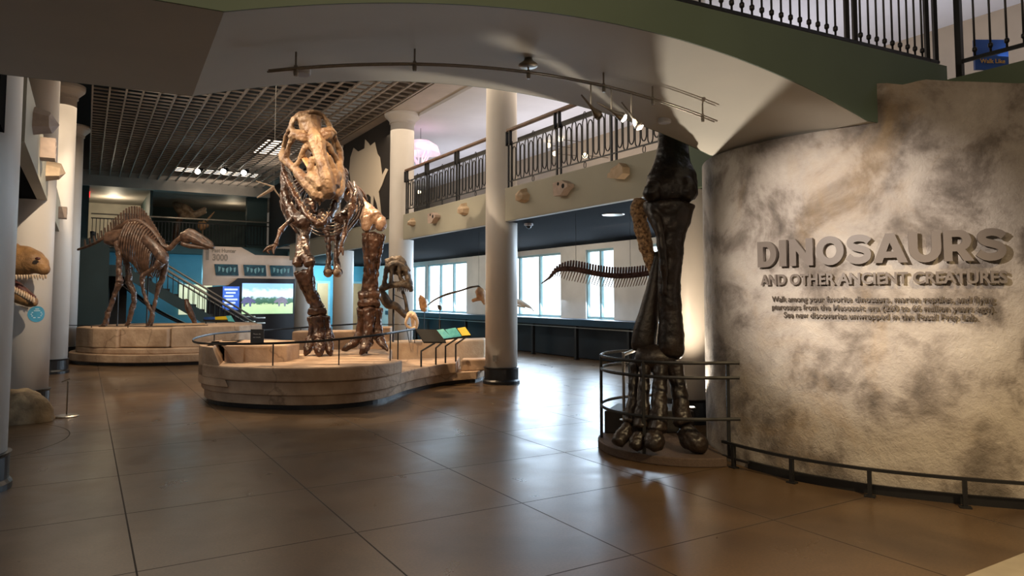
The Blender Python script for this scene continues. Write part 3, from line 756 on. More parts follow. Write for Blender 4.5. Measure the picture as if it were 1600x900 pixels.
for q in ((1155, 733), (1240, 755), (1352, 775), (1490, 790)):
    p = F(*q); s = lcs(q[0]); c, n = lc(s); c = c+n*.115
    b = nb(); obox(b, c+V3((0, 0, .105)), n*.016, V3((-n.y, n.x, 0))*.016, (0, 0, .105)); obox(b, c+V3((0, 0, .006)), n*.03, V3((-n.y, n.x, 0))*.04, (0, 0, .006)); obj('post', b, M['black'], lr)

# ------------------------------------------------------------------ giant leg on its round pedestal
def PR(l, d=None):     # [(px, py, d, rpx | (ra, rb))] -> points, radii in metres
    pts, rad = [], []
    for e in l:
        if d is None: px, py, dd, r = e
        else: (px, py, r), dd = e, d
        k = dd/FPX; pts.append(P(px, py, dd)); rad.append((r[0]*k, r[1]*k) if isinstance(r, tuple) else (r*k, r*k))
    return pts, rad
def bone(bm, l, d=None, seg=10, sub=3, up=None):
    pts, rad = PR(l, d); tube(bm, pts, rad, seg, sub, up)
CX, CY, CR = 1.80, 7.60, .88
pd = thing('pedestal', 'low round brown pedestal under the giant leg bones', 'pedestal', (CX, CY, 0))
circ = [(CX+CR*math.cos(math.radians(a)), CY+CR*math.sin(math.radians(a))) for a in range(75, 286, 6)]
circ = [p for p in circ if p[0] < 2.04]
bm = nb(); slab(bm, circ+[(2.04, 6.79)] if circ[-1][1] < 7 else circ, 0, .085); obj('pedestal_disc', bm, M['pedestal'], pd, bevel=.01)
bm = nb(); slab(bm, [(1.03, 7.95), (2.03, 7.95), (2.03, 8.5), (1.25, 8.5)], .085, .33); obj('rear_plinth', bm, M['darkbox'], pd, bevel=.01)
up_ = thing('floor_uplight', 'small glowing floor uplight behind the giant leg at the white column', 'light', F(1080, 638, .33))
q = F(1080, 638, .33)
bm = nb(); lathe(bm, q, [(.05, 0), (.055, .012), (.045, .016)], 16); obj('light_ring', bm, M['steel'], up_)
bm = nb(); lathe(bm, q, [(.04, .014), (.036, .02)], 16); obj('lens', bm, M['lampglow'], up_)
spot('uplight_beam', q+V3((0, .0, .05)), V3((2.18, 8.9, 3.0)), 110, WARM2, 95, .6, .03)
spot('uplight_beam', q+V3((-.02, -.03, .05)), V3((1.75, 6.7, 3.1)), 300, (1, .88, .72), 78, .35, .03)

lg = thing('giant_leg_skeleton', 'towering black-brown fossil hind leg standing on the round pedestal', 'skeleton', (CX-.15, CY-.2, .085))
D = 7.25
bm = nb()
bone(bm, [(1050, 175, 7.5, (22, 18)), (1050, 215, 7.45, (22, 18)), (1051, 250, 7.4, (29, 20)), (1050, 280, 7.35, (40, 26)), (1049, 300, 7.3, (42, 30)), (1049, 312, 7.3, (37, 26))], seg=18, up=(0, 1, 0))
bone(bm, [(1022, 288, 7.2, 10), (1019, 303, 7.15, 14), (1024, 313, 7.2, 9)], seg=10)
bone(bm, [(1072, 280, 7.2, 10), (1075, 300, 7.15, 14), (1068, 313, 7.2, 9)], seg=10)
obj('femur', bm, M['legbone'], lg, smooth=True, fuse=.014, rough=(.05, .22))
bm = nb()
bone(bm, [(1046, 318, 7.2, (41, 24)), (1046, 326, 7.2, (41, 26)), (1047, 345, 7.2, (33, 24)), (1048, 375, 7.2, (23, 21)), (1047, 410, 7.2, (19, 18)), (1046, 450, 7.2, (18, 17)), (1047, 490, 7.2, (19, 17)), (1048, 520, 7.2, (20, 19)), (1049, 548, 7.2, (21, 20)), (1049, 556, 7.2, (18, 17))], seg=18, up=(0, 1, 0))
bone(bm, [(1018, 328, 7.15, 8), (1028, 350, 7.05, 8), (1036, 400, 7.02, 7), (1040, 460, 7.05, 4)], seg=8)
obj('tibia', bm, M['legbone'], lg, smooth=True, fuse=.014, rough=(.05, .22))
bm = nb()
bone(bm, [(1001, 313, 7.42, (11, 9)), (998, 330, 7.42, (14, 11)), (1001, 350, 7.42, (12, 10)), (1007, 375, 7.42, (12, 10)), (1014, 400, 7.42, (10, 9)), (1022, 432, 7.42, 5)], seg=12, up=(0, 1, 0))
obj('fibula', bm, M['rustbone'], lg, smooth=True, fuse=.012, rough=(.05, .09))
lg.children[-1]['label'] = 'mottled rust-coloured slender bone'
bm = nb()
bone(bm, [(1029, 395, 7.38, 7), (1023, 440, 7.38, (11, 9)), (1016, 480, 7.36, (15, 11)), (1009, 515, 7.34, (19, 13)), (1006, 538, 7.34, (20, 14)), (1006, 546, 7.34, (17, 11))], seg=12, up=(0, 1, 0))
obj('lower_fibula', bm, M['legbone'], lg, smooth=True)
bm = nb()
bone(bm, [(1000, 562, 7.3, (20, 20)), (1025, 560, 7.25, (22, 22)), (1050, 562, 7.25, (16, 18))], seg=12, up=(0, 1, 0))
obj('ankle_bone', bm, M['legbone'], lg, smooth=True)
MET = [[(993, 568, 7.32, 9), (990, 600, 7.28, 8), (988, 635, 7.2, 9), (985, 660, 7.12, 12)],
       [(1008, 572, 7.2, 10), (1007, 600, 7.14, 9), (1004, 640, 7.06, 11), (1002, 668, 7.0, 13)],
       [(1032, 572, 7.15, 13), (1031, 600, 7.08, 12), (1029, 640, 6.98, 13), (1027, 672, 6.92, 17)],
       [(1052, 568, 7.2, 14), (1060, 600, 7.15, 13), (1064, 640, 7.08, 13), (1068, 662, 7.04, 15)]]
for l in MET:
    bm = nb(); bone(bm, l, seg=12, sub=4); obj('foot_bone', bm, M['legbone'], lg, smooth=True, fuse=.012, rough=(.045, .13))
TOE = [[(984, 668, 7.1, 10), (972, 682, 7.05, 12), (965, 692, 7.0, 10)], [(1000, 680, 6.98, 11), (995, 692, 6.94, 13), (991, 699, 6.9, 9)],
       [(1025, 680, 6.9, 14), (1022, 690, 6.84, 17), (1019, 696, 6.78, 11)], [(1068, 672, 7.02, 14), (1078, 686, 6.96, 17), (1092, 693, 6.92, 16), (1104, 698, 6.9, 10)]]
for l in TOE:
    bm = nb(); bone(bm, l, seg=12, sub=4); obj('toe_bone', bm, M['legbone'], lg, smooth=True, fuse=.012, rough=(.06, .12))
# guard rail
gr = thing('guard_rail', 'black hoop guard rail curving around the giant leg pedestal', 'railing', (CX, CY-.8, .085))
def hoop(z, r, a0, a1): return [V3((CX+r*math.cos(math.radians(a)), CY+r*math.sin(math.radians(a)), z)) for a in range(a0, a1+1, 5)]
for z, a0 in ((.97, 100), (.83, 100), (.44, 100)):
    bm = nb(); pts = hoop(z, .84, a0, 280)+[V3((2.17, 6.78, z))]
    tube(bm, pts, (.019, .010), 4, up=(0, 0, 1)) if 0 else tube(bm, pts, [(.008, .018)]*len(pts), 6, up=(0, 0, 1)); obj('hoop_rail', bm, M['black'], gr)
for a, z0 in ((285, .0), (232, .085), (172, .085), (120, .085)):
    c = V3((CX+.84*math.cos(math.radians(a)), CY+.84*math.sin(math.radians(a)), 0))
    if a == 285: c = V3((2.065, 6.80, 0))
    bm = nb(); obox(bm, (c.x, c.y, .53), (.015, 0, 0), (0, .012, 0), (0, 0, .45)); obj('post', bm, M['black'], gr)
bm = nb(); c = F(975, 655, .34); tube(bm, [(c.x, c.y, .33), (c.x, c.y, 1.02)], .016, 10); lathe(bm, (c.x, c.y, .33), [(.045, 0), (.045, .01)], 12); tube(bm, [(c.x, c.y, 1.0), P(990, 548, 7.5)], .018, 8)
obj('steel_support', bm, M['steel'], lg)

# ------------------------------------------------------------------ tyrannosaur platform
OUT = smoothpoly([(-5.0, 11.6), (-4.78, 10.85), (-4.3, 10.35), (-3.6, 10.06), (-2.9, 9.98), (-2.25, 10.22), (-1.85, 10.78), (-1.62, 11.75), (-1.2, 12.7), (-.78, 13.12), (-.56, 13.3), (-.5, 14.2), (-1.4, 15.2), (-2.8, 15.6), (-4.2, 14.6), (-4.9, 13.0)], 6)
def clip(poly, fn): return [p for p in poly if fn(*p)]
tp = thing('tyrannosaur_platform', 'tiered sandstone-look platform carrying the tyrannosaur skeleton', 'platform', (-3, 12, 0))
bm = nb(); slab(bm, offpoly(OUT, .13), 0, .08); obj('toe_kick', bm, M['bandblack'], tp)
bm = nb(); slab(bm, offpoly(OUT, .09), .07, .205); obj('stone_tier', bm, M['stone'], tp, bevel=.02)
front = clip(OUT, lambda x, y: x < -1.45 and not (x > -2.0 and y > 13.9))
front = front
bm = nb(); slab(bm, offpoly([p for p in OUT if p[0] < -.95], .045), .205, .40); obj('stone_tier', bm, M['stone'], tp, bevel=.02)
bm = nb(); slab(bm, [p for p in OUT if p[0] < -1.72 and p[1] < 11.6]+[(-2.0, 11.5), (-2.3, 13.6), (-4.9, 13.2)], .40, .605); obj('stone_tier', bm, M['stone'], tp, bevel=.025)
L0 = [p for p in OUT if p[0] < -4.02 and p[1] < 12.3]
bm = nb(); inn = [(x+.42*(-3.4-x)/1.6, y+.42*(12.2-y)/2.0) for x, y in L0]
slab(bm, L0+inn[::-1], .30, .86)
for v in bm.verts:
    if v.co.z > .8 and v.co.y < 10.72 and v.co.x > -4.62: v.co.x -= (v.co.x+4.62)*.62; v.co.y += (10.72-v.co.y)*.45
obj('raised_block', bm, M['stone'], tp, bevel=.02)
bm = nb(); slab(bm, [(-4.40, 10.85), (-3.70, 10.80), (-3.48, 10.95), (-3.45, 11.5), (-3.7, 12.1), (-4.5, 12.3), (-4.7, 11.6)], .55, .86); obj('raised_block', bm, M['stone'], tp, bevel=.03)
bm = nb()
def bk(px0, px1, pyt, d0, d1, zb, zt, dd=.5):
    a, b_ = P(px0, pyt, d0), P(px1, pyt, d1); n = V3((0, dd, 0))
    quadbox(bm, [V3((q.x, q.y, z))+o for z in (zb, zt) for q, o in ((a, V3()), (b_, V3()), (b_, n), (a, n))])
bk(456, 560, 520, 14.0, 14.3, .3, .92); obj('rear_block', bm, M['stone'], tp, bevel=.03)
bm = nb(); bk(560, 610, 520, 14.5, 14.6, .3, .98); obj('rear_block', bm, M['stone'], tp, bevel=.03)
bm = nb(); bk(596, 757, 534, 13.5, 14.6, .2, .72, .8); obj('rear_block', bm, M['stonetop'], tp, bevel=.03)
bm = nb(); bk(720, 760, 560, 13.35, 13.5, .2, .42, .4); obj('rear_block', bm, M['stone'], tp, bevel=.03)
# railing of the platform
pr = thing('platform_railing', 'thin black railing curving around the tyrannosaur platform', 'railing', (-3, 10.3, .6))
fr = [P(648, 514, 12.0), P(612, 520, 11.1), P(570, 526, 10.65), P(530, 530, 10.4), P(480, 534, 10.25), P(427, 536.5, 10.3), P(370, 537.5, 10.5), P(325, 537, 10.8), P(303, 534, 11.3), P(306, 528, 12.2), P(340, 521, 13.4), P(400, 517, 14.6), P(470, 512, 15.4), P(560, 506, 16.0)]
bm = nb(); tube(bm, fr, [(.008, .02)]*len(fr), 6, 5, up=(0, 0, 1)); obj('top_rail', bm, M['black'], pr)
for (px, py, d, zb) in ((427, 537, 10.3, .605), (530, 530, 10.4, .605), (610, 520, 11.1, .605), (333, 537, 10.75, .86), (335, 522, 13.3, .62), (470, 513, 15.3, .4), (622, 518, 11.35, .40)):
    p = P(px, py, d); bm = nb(); tube(bm, [V3((p.x, p.y, zb)), V3((p.x, p.y, p.z-.1)), p], .011, 6); obj('post', bm, M['black'], pr)
p = P(402, 525, 10.36)
sg = thing('notice_sign', 'small dark notice sign clipped to the platform railing', 'sign', p-V3((0, 0, .1)))
bm = nb(); obox(bm, p, (.098, 0, 0), (0, .006, 0), (0, 0, .10)); obj('sign_plate', bm, M['signgrey'], sg, bevel=.004)
for i, s in enumerate(('Please do', 'not touch.')): planetext(s, M['signtext'], sg, p+V3((-.055, -.011, .02-.045*i)), (1, 0, 0), (0, 0, 1), .11)
# interpretive panels on bent posts
PAN = [(690, 524, 12.2, 'black', 'blank dark info panel on a bent post, nearest the tyrannosaur feet', [(649, 514), (682, 515), (697, 534), (662, 534)]),
       (690, 515, 12.6, 'cyanp', 'pale cyan info panel with a violet edge on a bent post', [(674, 517), (693, 514), (707, 528), (684, 531)]),
       (705, 515, 12.9, 'tealp', 'teal info panel on a bent post, left of the yellow one', [(695, 515), (712, 512), (722, 526), (706, 528)]),
       (725, 515, 13.2, 'yellow', 'yellow info panel on a bent post nearest the white column', [(714, 513), (727, 511), (736, 524), (722, 525)])]
LEGX = [(658, 570), (681, 567), (696, 564), (712, 560)]
for (x, y, d, mk, lab, poly), (lx, ly) in zip(PAN, LEGX):
    q = [P(a, b_, d+(.12 if b_ < 520 else 0)) for a, b_ in poly]
    base = P(lx, ly, d); base.z = .40
    t = thing('info_panel', lab, 'panel', base, 'info panels on the tyrannosaur platform')
    bm = nb(); prism(bm, q, (0, .01, -.025)); obj('panel_tray', bm, M['void'], t)
    if mk != 'black':
        c = sum(q, V3())/4; nrm = (q[1]-q[0]).cross(q[3]-q[0]).normalized()
        if nrm.z < 0: nrm = -nrm
        bm = nb(); prism(bm, [c+(p-c)*.97+nrm*.004 for p in q], nrm*.004); obj('panel_graphic', bm, M[mk], t)
        if mk == 'cyanp':
            e = [q[0]+(q[3]-q[0])*k for k in (0, 1)]; bm = nb(); prism(bm, [e[0]+nrm*.01, e[0]+(q[1]-q[0])*.22+nrm*.01, e[1]+(q[2]-q[3])*.22+nrm*.01, e[1]+nrm*.01], nrm*.003); obj('panel_edge', bm, M['purple'], t)
    mid = (q[2]+q[3])/2; el = V3((base.x, base.y, mid.z-.16))
    bm = nb(); tube(bm, [base, el, mid+V3((0, .02, -.02))], .017, 6); obj('bent_post', bm, M['black'], t)

# ------------------------------------------------------------------ tyrannosaur skeleton
tr = thing('tyrannosaur_skeleton', 'towering brown tyrannosaur skeleton striding toward the camera with open jaws', 'skeleton', P(535, 553, 12.4))
fw = V3((.385, -.49, -.78)).normalized(); xr = V3((-1, -.36, -.10)).normalized(); xr = (xr-fw*xr.dot(fw)).normalized(); uz = xr.cross(fw)
SO = P(483, 221, 11.45)
def SK(x, y, z): return SO+xr*x*.98+fw*y+uz*z
def sk(bm, pts, rad, both=True, sub=4, seg=8):
    for s in ((1, -1) if both else (1,)): tube(bm, [SK(s*a, b_, c) for a, b_, c in pts], rad, seg, sub)
bm = nb()
sk(bm, [(.42, .0, -.12), (.47, .16, -.10), (.44, .36, -.05), (.37, .58, -.03)], [.045, (.055, .085), (.05, .07), .06])     # jugal
sk(bm, [(.36, .56, -.02), (.30, .80, .0), (.23, 1.02, .03), (.15, 1.24, .04), (.08, 1.34, .05)], [.06, .095, .11, .115, .08])   # maxilla
sk(bm, [(.22, .94, .10), (.14, 1.06, .17), (.08, 1.24, .15)], [.09, .115, .11])
sk(bm, [(0, .30, .43), (0, .46, .41), (0, .70, .36), (0, .95, .31), (0, 1.18, .24), (0, 1.34, .12)], [.10, .15, .105, .10, .115, .10], False)   # nasals
sk(bm, [(.06, .44, .41), (.18, .50, .33), (.28, .55, .14), (.36, .57, -.02)], [.07, .055, .04, .055])             # lacrimal
sk(bm, [(.08, .42, .43), (.19, .40, .45), (.27, .34, .43)], [.075, .085, .06])                                    # brow
sk(bm, [(.14, .28, .43), (.27, .26, .40), (.34, .24, .32)], [.06, .085, .06])
sk(bm, [(.30, .26, .38), (.38, .27, .20), (.44, .30, -.04)], [.06, .038, .055])                                   # postorbital
sk(bm, [(.28, .22, .39), (.31, .06, .35), (.38, .0, .12), (.42, .0, -.12)], [.05, .05, .04, .045])                # squamosal, quadrate
sk(bm, [(.31, .06, .36), (.24, -.04, .47), (.11, -.09, .52), (0, -.09, .53)], [.045, (.03, .07), (.035, .075), (.035, .07)])   # crest
sk(bm, [(0, -.08, .52), (0, .12, .44), (0, .32, .43)], [.045, .03, .09], False)
sk(bm, [(.20, .88, .17), (.12, .74, .33)], [.05, .05])
tube(bm, [SK(0, .84, .15), SK(0, 1.02, .15), SK(0, 1.2, .12), SK(0, 1.36, .08)], [.15, .175, .15, .10], 12, 4)
tube(bm, [SK(0, -.02, .44), SK(0, .12, .38), SK(0, .26, .38)], [.20, .17, .13], 12, 3, up=tuple(uz))
obj('skull', bm, M['bonetan'], tr, smooth=True, fuse=.012, rough=(.03, .07))
tr.children[-1]['label'] = 'tan skull with large openings'
bm = nb(); tube(bm, [SK(0, -.12, .12), SK(0, .05, .28), SK(0, .30, .30), SK(0, .5, .22)], [(.10, .12), (.19, .15), (.17, .13), (.08, .08)], 12, 4)
tube(bm, [SK(0, -.02, .24), SK(0, -.22, .14)], [.09, .08], 10)
obj('braincase', bm, M['bronze'], tr, smooth=True, fuse=.014, rough=(.04, .08))
bm = nb()
sk(bm, [(.12, .3, .08), (.17, .58, .14), (.15, .78, .16), (.10, 1.0, .10)], [(.03, .08), (.03, .10), (.03, .10), (.02, .07)])
obj('palate', bm, M['orangebone'], tr, smooth=True)
for k in range(12):
    y = .62+.70*k/11; x = .345-.20*((y-.6)/.72)**1.1
    for s in (1, -1):
        bm = nb(); h = (.13 if k % 2 else .10)*(1-.25*k/11)
        tube(bm, [SK(s*x, y, -.05), SK(s*x*.97, y-.01, -.06-h*.6), SK(s*x*.95, y-.03, -.08-h)], [.02, .015, .003], 6); obj('tooth', bm, M['tooth'], tr, smooth=True)
# lower jaw
JL = [(443, 256, 11.5, (5, 9)), (450, 278, 11.3, (6, 13)), (464, 308, 11.05, (5.5, 12)), (481, 336, 10.9, (5.5, 10)), (500, 352, 10.8, (7, 8))]
JR = [(540, 268, 11.5, (5, 9)), (535, 290, 11.3, (6, 12)), (526, 314, 11.05, (5.5, 11)), (515, 338, 10.9, (5.5, 10)), (502, 352, 10.8, (7, 8))]
bm = nb(); bone(bm, JL, seg=10, sub=4, up=(0, 1, 0)); bone(bm, JR, seg=10, sub=4, up=(0, 1, 0))
jw = obj('lower_jaw', bm, M['bronze'], tr, smooth=True, fuse=.014, rough=(.05, .1))
for J, s in ((JL, 1), (JR, -1)):
    pts, _ = PR(J)
    pts, rr = crom(pts, [(1, 1)]*5, 4)
    for k in range(6, 16):
        p = pts[k]; bm = nb(); q = p+V3((.035*s, -.075, .065)); tube(bm, [p+V3((0, -.04, .015)), q], [.022, .006], 6); obj('jaw_tooth', bm, M['tooth'], jw, smooth=True)
# spine, ribs
SP = [P(490, 240, 11.75), P(494, 262, 12.0), P(500, 280, 12.3), P(508, 285, 12.7), P(516, 285, 13.1), P(526, 288, 13.5), P(538, 296, 14.0), P(548, 310, 14.8), P(556, 330, 15.6), P(562, 352, 16.3)]
bm = nb()
sp, _ = crom(SP, [(1, 1)]*len(SP), 4)
for k in range(len(sp)-1):
    p = sp[k]; t = (sp[k+1]-sp[k]).normalized(); r = .085 if k < 24 else .085-.004*(k-24)
    tube(bm, [p-t*.04, p, p+t*.04], [r, r*.8, r], 8)
    tube(bm, [p, p+V3((0, .05, .2 if k < 18 else .06))], [.03, .02], 6)
tube(bm, sp, .05, 8)
obj('spine', bm, M['bronze'], tr, smooth=True, fuse=.02)
for k in range(9):
    i = 6+k*2; p = sp[i]; w = .50+.17*math.sin(PI*min(1, (k+1.5)/8)); h = .72+.28*math.sin(PI*(k+1)/9)
    for s in (-1, 1):
        lat = V3((s, -.12*s, 0))
        pts = [p+lat*(w*x)+V3((0, -.12*y, -h*y+.03)) for x, y in ((.12, -.02), (.6, .03), (1, .3), (1.0, .65), (.62, 1.0))]
        bm = nb(); tube(bm, pts, [(.04, .025), (.05, .025), (.05, .022), (.042, .02), (.025, .015)], 6, 4, up=(0, 0, 1)); obj('rib', bm, M['bronze'], tr, smooth=True)
# belly ribs
bm = nb()
for k in range(7):
    z = k*5.2
    a, c, b_ = P(476+k*1.5, 330+z, 12.0+.1*k), P(512, 338+z, 11.9+.1*k), P(544-k*1.5, 330+z, 12.0+.1*k)
    tube(bm, [a, (a+c)/2+V3((0, 0, -.03)), c, (b_+c)/2+V3((0, 0, -.03)), b_], .012, 6, 3)
obj('belly_ribs', bm, M['bronze'], tr, smooth=True)
# shoulders
for l in ([(447, 262, 12.0, (8, 4)), (444, 290, 11.85, (7, 4)), (450, 318, 11.75, (7, 5)), (460, 338, 11.65, (11, 6)), (474, 346, 11.6, (14, 6)), (486, 343, 11.6, (7, 5))],
          [(553, 284, 12.5, (2.5, 2)), (555, 296, 12.3, (4, 3)), (553, 310, 12.0, (6, 4)), (546, 330, 11.8, (9, 5)), (536, 340, 11.7, (12, 5)), (524, 340, 11.7, (7, 4))]):
    bm = nb(); bone(bm, l, seg=10, sub=4, up=(0, 1, 0)); obj('shoulder_blade', bm, M['bronze'], tr, smooth=True, fuse=.014, rough=(.04, .1))
ARM = [([(457, 342, 11.45, 5), (448, 350, 11.4, 3.5), (438, 361, 11.3, 5)], [(438, 361, 11.3, 4), (434, 372, 11.25, 2.6), (431, 382, 11.2, 4)], (431, 383), ((419, 387, 411, 394), (427, 391, 428, 398), (418, 392, 421, 396))),
       ([(541, 345, 11.45, 5), (540, 355, 11.4, 3.5), (538, 368, 11.3, 5)], [(538, 368, 11.3, 4), (535, 378, 11.25, 2.6), (533, 386, 11.2, 3.5)], (533, 386), ((531, 392, 529, 400), (535, 392, 536, 399)))]
for hu, fo, (hx, hy), cl in ARM:
    bm = nb(); bone(bm, hu, seg=8, sub=4); h = obj('upper_arm', bm, M['bronze'], tr, smooth=True)
    bm = nb(); bone(bm, fo, seg=8, sub=4); obj('forearm', bm, M['bronze'], h, smooth=True)
    for a, b_, c, e in cl:
        bm = nb(); bone(bm, [(hx, hy, 11.2, 3), (a, b_, 11.12, 2.6), (c, e, 11.08, 1)], seg=8, sub=4); obj('claw', bm, M['bronze'], h, smooth=True)
# pelvis and pubis
bm = nb(); bone(bm, [(486, 300, 13.5, (10, 20)), (515, 285, 13.5, (14, 24)), (545, 300, 13.6, (12, 24)), (560, 318, 13.7, (8, 14))], seg=12, sub=4, up=(0, 1, 0)); obj('pelvis', bm, M['bronze'], tr, smooth=True)
bm = nb()
for s in (-1, 1):
    bone(bm, [(520+s*20, 330, 13.2, (8, 5)), (520+s*13, 352, 13.0, (7, 5)), (520+s*7, 372, 12.85, 4.5), (520+s*6, 400, 12.7, 4), (520+s*7.5, 416, 12.65, 5), (520+s*7.5, 426, 12.5, 8)], seg=10, sub=4, up=(0, 1, 0))
bone(bm, [(508, 375, 12.85, (5, 4)), (520, 372, 12.85, (5, 4)), (532, 375, 12.85, (5, 4))], seg=8, sub=2)
obj('pubis', bm, M['bronze'], tr, smooth=True, fuse=.013, rough=(.04, .09))
bm = nb()
for s in (-1, 1): blob(bm, P(520+s*7.5, 427, 12.45), (.075, .12, .075))
obj('pubis_boot', bm, M['bonetan'], tr, smooth=True)
# legs
def leg(parts, col):
    for nm, chains, fz in parts:
        bm = nb()
        kf = {'foot_bone': 1.28, 'toe': 1.22}.get(nm, 1)
        for l in chains: bone(bm, [(a, b_, c, r if isinstance(r, tuple) else r*kf) for a, b_, c, r in l], seg=12, sub=4, up=(0, 1, 0))
        m = M[col.get(nm, 'bronze')]; obj(nm, bm, m, tr, smooth=True, fuse=fz or .011, rough=(.045, .09))
leg([('femur', [[(548, 305, 13.5, 12), (562, 320, 13.1, (12, 12)), (575, 335, 12.8, (15, 14)), (584, 346, 12.6, (18, 14))], [(574, 342, 12.6, 9), (573, 354, 12.5, 9), (576, 360, 12.5, 6)], [(594, 342, 12.6, 9), (595, 352, 12.5, 9), (591, 358, 12.5, 6)]], .014),
     ('tibia', [[(583, 366, 12.5, (18, 10)), (582, 374, 12.5, (17, 11)), (580, 395, 12.5, (13, 10)), (578, 425, 12.5, (10, 9)), (577, 448, 12.5, (12, 9)), (577, 458, 12.5, (16, 10))], [(571, 368, 12.4, 5), (573, 395, 12.38, 4), (576, 430, 12.4, 2.5)]], .013),
     ('fibula', [[(600, 367, 12.5, (4, 4)), (597, 372, 12.5, 5), (594, 395, 12.5, 3), (589, 430, 12.5, 2.5), (588, 455, 12.5, 3.5)]], None),
     ('ankle', [[(562, 462, 12.5, (7, 7)), (577, 461, 12.45, (8, 9)), (593, 462, 12.5, (6, 7))], [(562, 475, 12.5, (7, 7)), (577, 473, 12.45, (9, 9)), (593, 475, 12.5, (6, 7))]], None),
     ('foot_bone', [[(568, 483, 12.5, 9), (566, 500, 12.55, 6), (563, 520, 12.55, 6), (561, 530, 12.5, 8)]], None),
     ('foot_bone', [[(578, 483, 12.45, 9), (577, 505, 12.4, 7), (574, 528, 12.35, 7), (573, 537, 12.3, 9)]], None),
     ('foot_bone', [[(588, 483, 12.5, 8), (589, 503, 12.5, 6), (590, 520, 12.45, 6), (592, 528, 12.4, 7)]], None),
     ('toe', [[(559, 530, 12.4, 6), (550, 539, 12.3, 5), (542, 543, 12.25, 4.5), (534, 548, 12.2, 1.5)]], None),
     ('toe', [[(572, 537, 12.2, 7), (570, 544, 12.1, 6), (567, 548, 12.05, 5), (563, 553, 12.0, 1.5)]], None),
     ('toe', [[(593, 530, 12.35, 6), (597, 537, 12.3, 5), (601, 542, 12.25, 4), (606, 548, 12.2, 1.5)]], None)], {'femur': 'bonepale'})
leg([('femur', [[(484, 318, 13.3, 12), (480, 345, 13.0, 11), (474, 375, 12.6, 9), (473, 395, 12.35, (12, 11)), (474, 406, 12.25, (15, 12))], [(466, 405, 12.2, 8), (465, 414, 12.15, 8)], [(482, 403, 12.2, 9), (484, 414, 12.1, 8)]], .014),
     ('tibia', [[(475, 425, 12.2, (15, 11)), (479, 436, 12.2, (13, 10)), (486, 455, 12.25, (9, 9)), (492, 470, 12.3, (9, 8)), (496, 482, 12.3, (13, 9))], [(489, 408, 12.15, 4), (484, 430, 12.1, 5), (488, 455, 12.15, 3)]], .013),
     ('fibula', [[(463, 425, 12.2, 5), (469, 445, 12.2, 2.5), (478, 462, 12.25, 2.5), (485, 474, 12.3, 3)]], None),
     ('ankle', [[(484, 487, 12.3, (6, 6)), (497, 487, 12.25, (8, 8)), (509, 487, 12.3, (6, 6))]], None),
     ('foot_bone', [[(490, 496, 12.3, 8), (490, 512, 12.3, 6), (488, 527, 12.25, 6), (486, 534, 12.2, 8)]], None),
     ('foot_bone', [[(499, 496, 12.25, 9), (499, 515, 12.2, 7), (499, 532, 12.1, 8)]], None),
     ('foot_bone', [[(507, 496, 12.3, 7), (509, 512, 12.3, 6), (511, 527, 12.25, 6), (512, 533, 12.2, 7)]], None),
     ('toe', [[(485, 535, 12.15, 7), (482, 543, 12.05, 6), (480, 549, 12.0, 5), (477, 555, 11.95, 2)]], None),
     ('toe', [[(499, 535, 12.0, 8), (499, 545, 11.9, 7), (499, 551, 11.85, 6), (498, 558, 11.8, 2)]], None),
     ('toe', [[(512, 535, 12.15, 7), (514, 544, 12.05, 6), (515, 549, 12.0, 5), (517, 555, 11.95, 2)]], None),
     ('toe', [[(512, 500, 12.5, 2), (516, 515, 12.5, 2), (521, 528, 12.5, 1.5)]], None)], {})
bm = nb(); p = P(573, 537, 12.5); tube(bm, [V3((p.x, p.y, .6)), p], .022, 8); obj('steel_support', bm, M['black'], tr)

# ------------------------------------------------------------------ dark skull on a post, small skulls
sx = thing('mounted_skull', 'dark gaping carnivore skull on a black post beside the tyrannosaur', 'skull', P(615, 528, 13.9))
d = 13.9
bm = nb()
for l in ([(604, 420, 4), (601, 440, 4), (600, 450, 4)], [(600, 450, 4.5), (612, 446, 5), (628, 444, 5), (640, 448, 4.5), (643, 455, 3)], [(604, 420, 5), (614, 412, 5), (626, 414, 4), (634, 425, 4.5), (641, 445, 5)], [(613, 414, 4), (612, 430, 3), (611, 446, 4)], [(624, 415, 3), (625, 432, 3), (633, 446, 4)], [(601, 447, 4), (596, 452, 5), (594, 456, 3)]):
    for dz in (-.14, .14): bone(bm, [(a, b_, d+dz*(1-max(0, (a-615)/40)), c) for a, b_, c in l], seg=8, sub=3)
bone(bm, [(606, 418, d, (5, 14)), (620, 414, d, (5, 16)), (634, 428, d, (4, 9))], seg=8, sub=3, up=(0, 0, 1))
obj('skull', bm, M['darkbone'], sx, smooth=True, fuse=.013, rough=(.05, .1))
bm = nb()
for dz in (-.12, .12): bone(bm, [(595, 452, d+dz, 4), (600, 465, d+dz, 8), (607, 475, d+dz, 8), (618, 478, d+dz*.8, 6), (628, 488, d+dz*.5, 5), (635, 494, d, 5)], seg=8, sub=4)
bone(bm, [(629, 455, d+.1, 3), (634, 470, d, 3), (637, 490, d, 4)], seg=8, sub=3)
obj('lower_jaw', bm, M['darkbone'], sx, smooth=True, fuse=.014)
for k in range(7):
    x = 622+k*3; bm = nb(); bone(bm, [(x, 447, d-.05, 1.6), (x, 452, d-.05, 1.2), (x-.5, 456, d-.05, .4)], seg=6); obj('tooth', bm, M['darkbone'], sx, smooth=True)
bm = nb(); p = P(615, 446, d); tube(bm, [V3((p.x, p.y, .70)), p], .02, 8); tube(bm, [P(597, 507, d), P(640, 507, d)], .008, 6); tube(bm, [P(615, 460, d), P(632, 468, d)], .008, 6); obj('mount_post', bm, M['black'], sx)
s2 = thing('small_skull', 'small cream skull on legs below the dark mounted skull', 'skull', P(640, 528, 13.6))
d = 13.6
bm = nb()
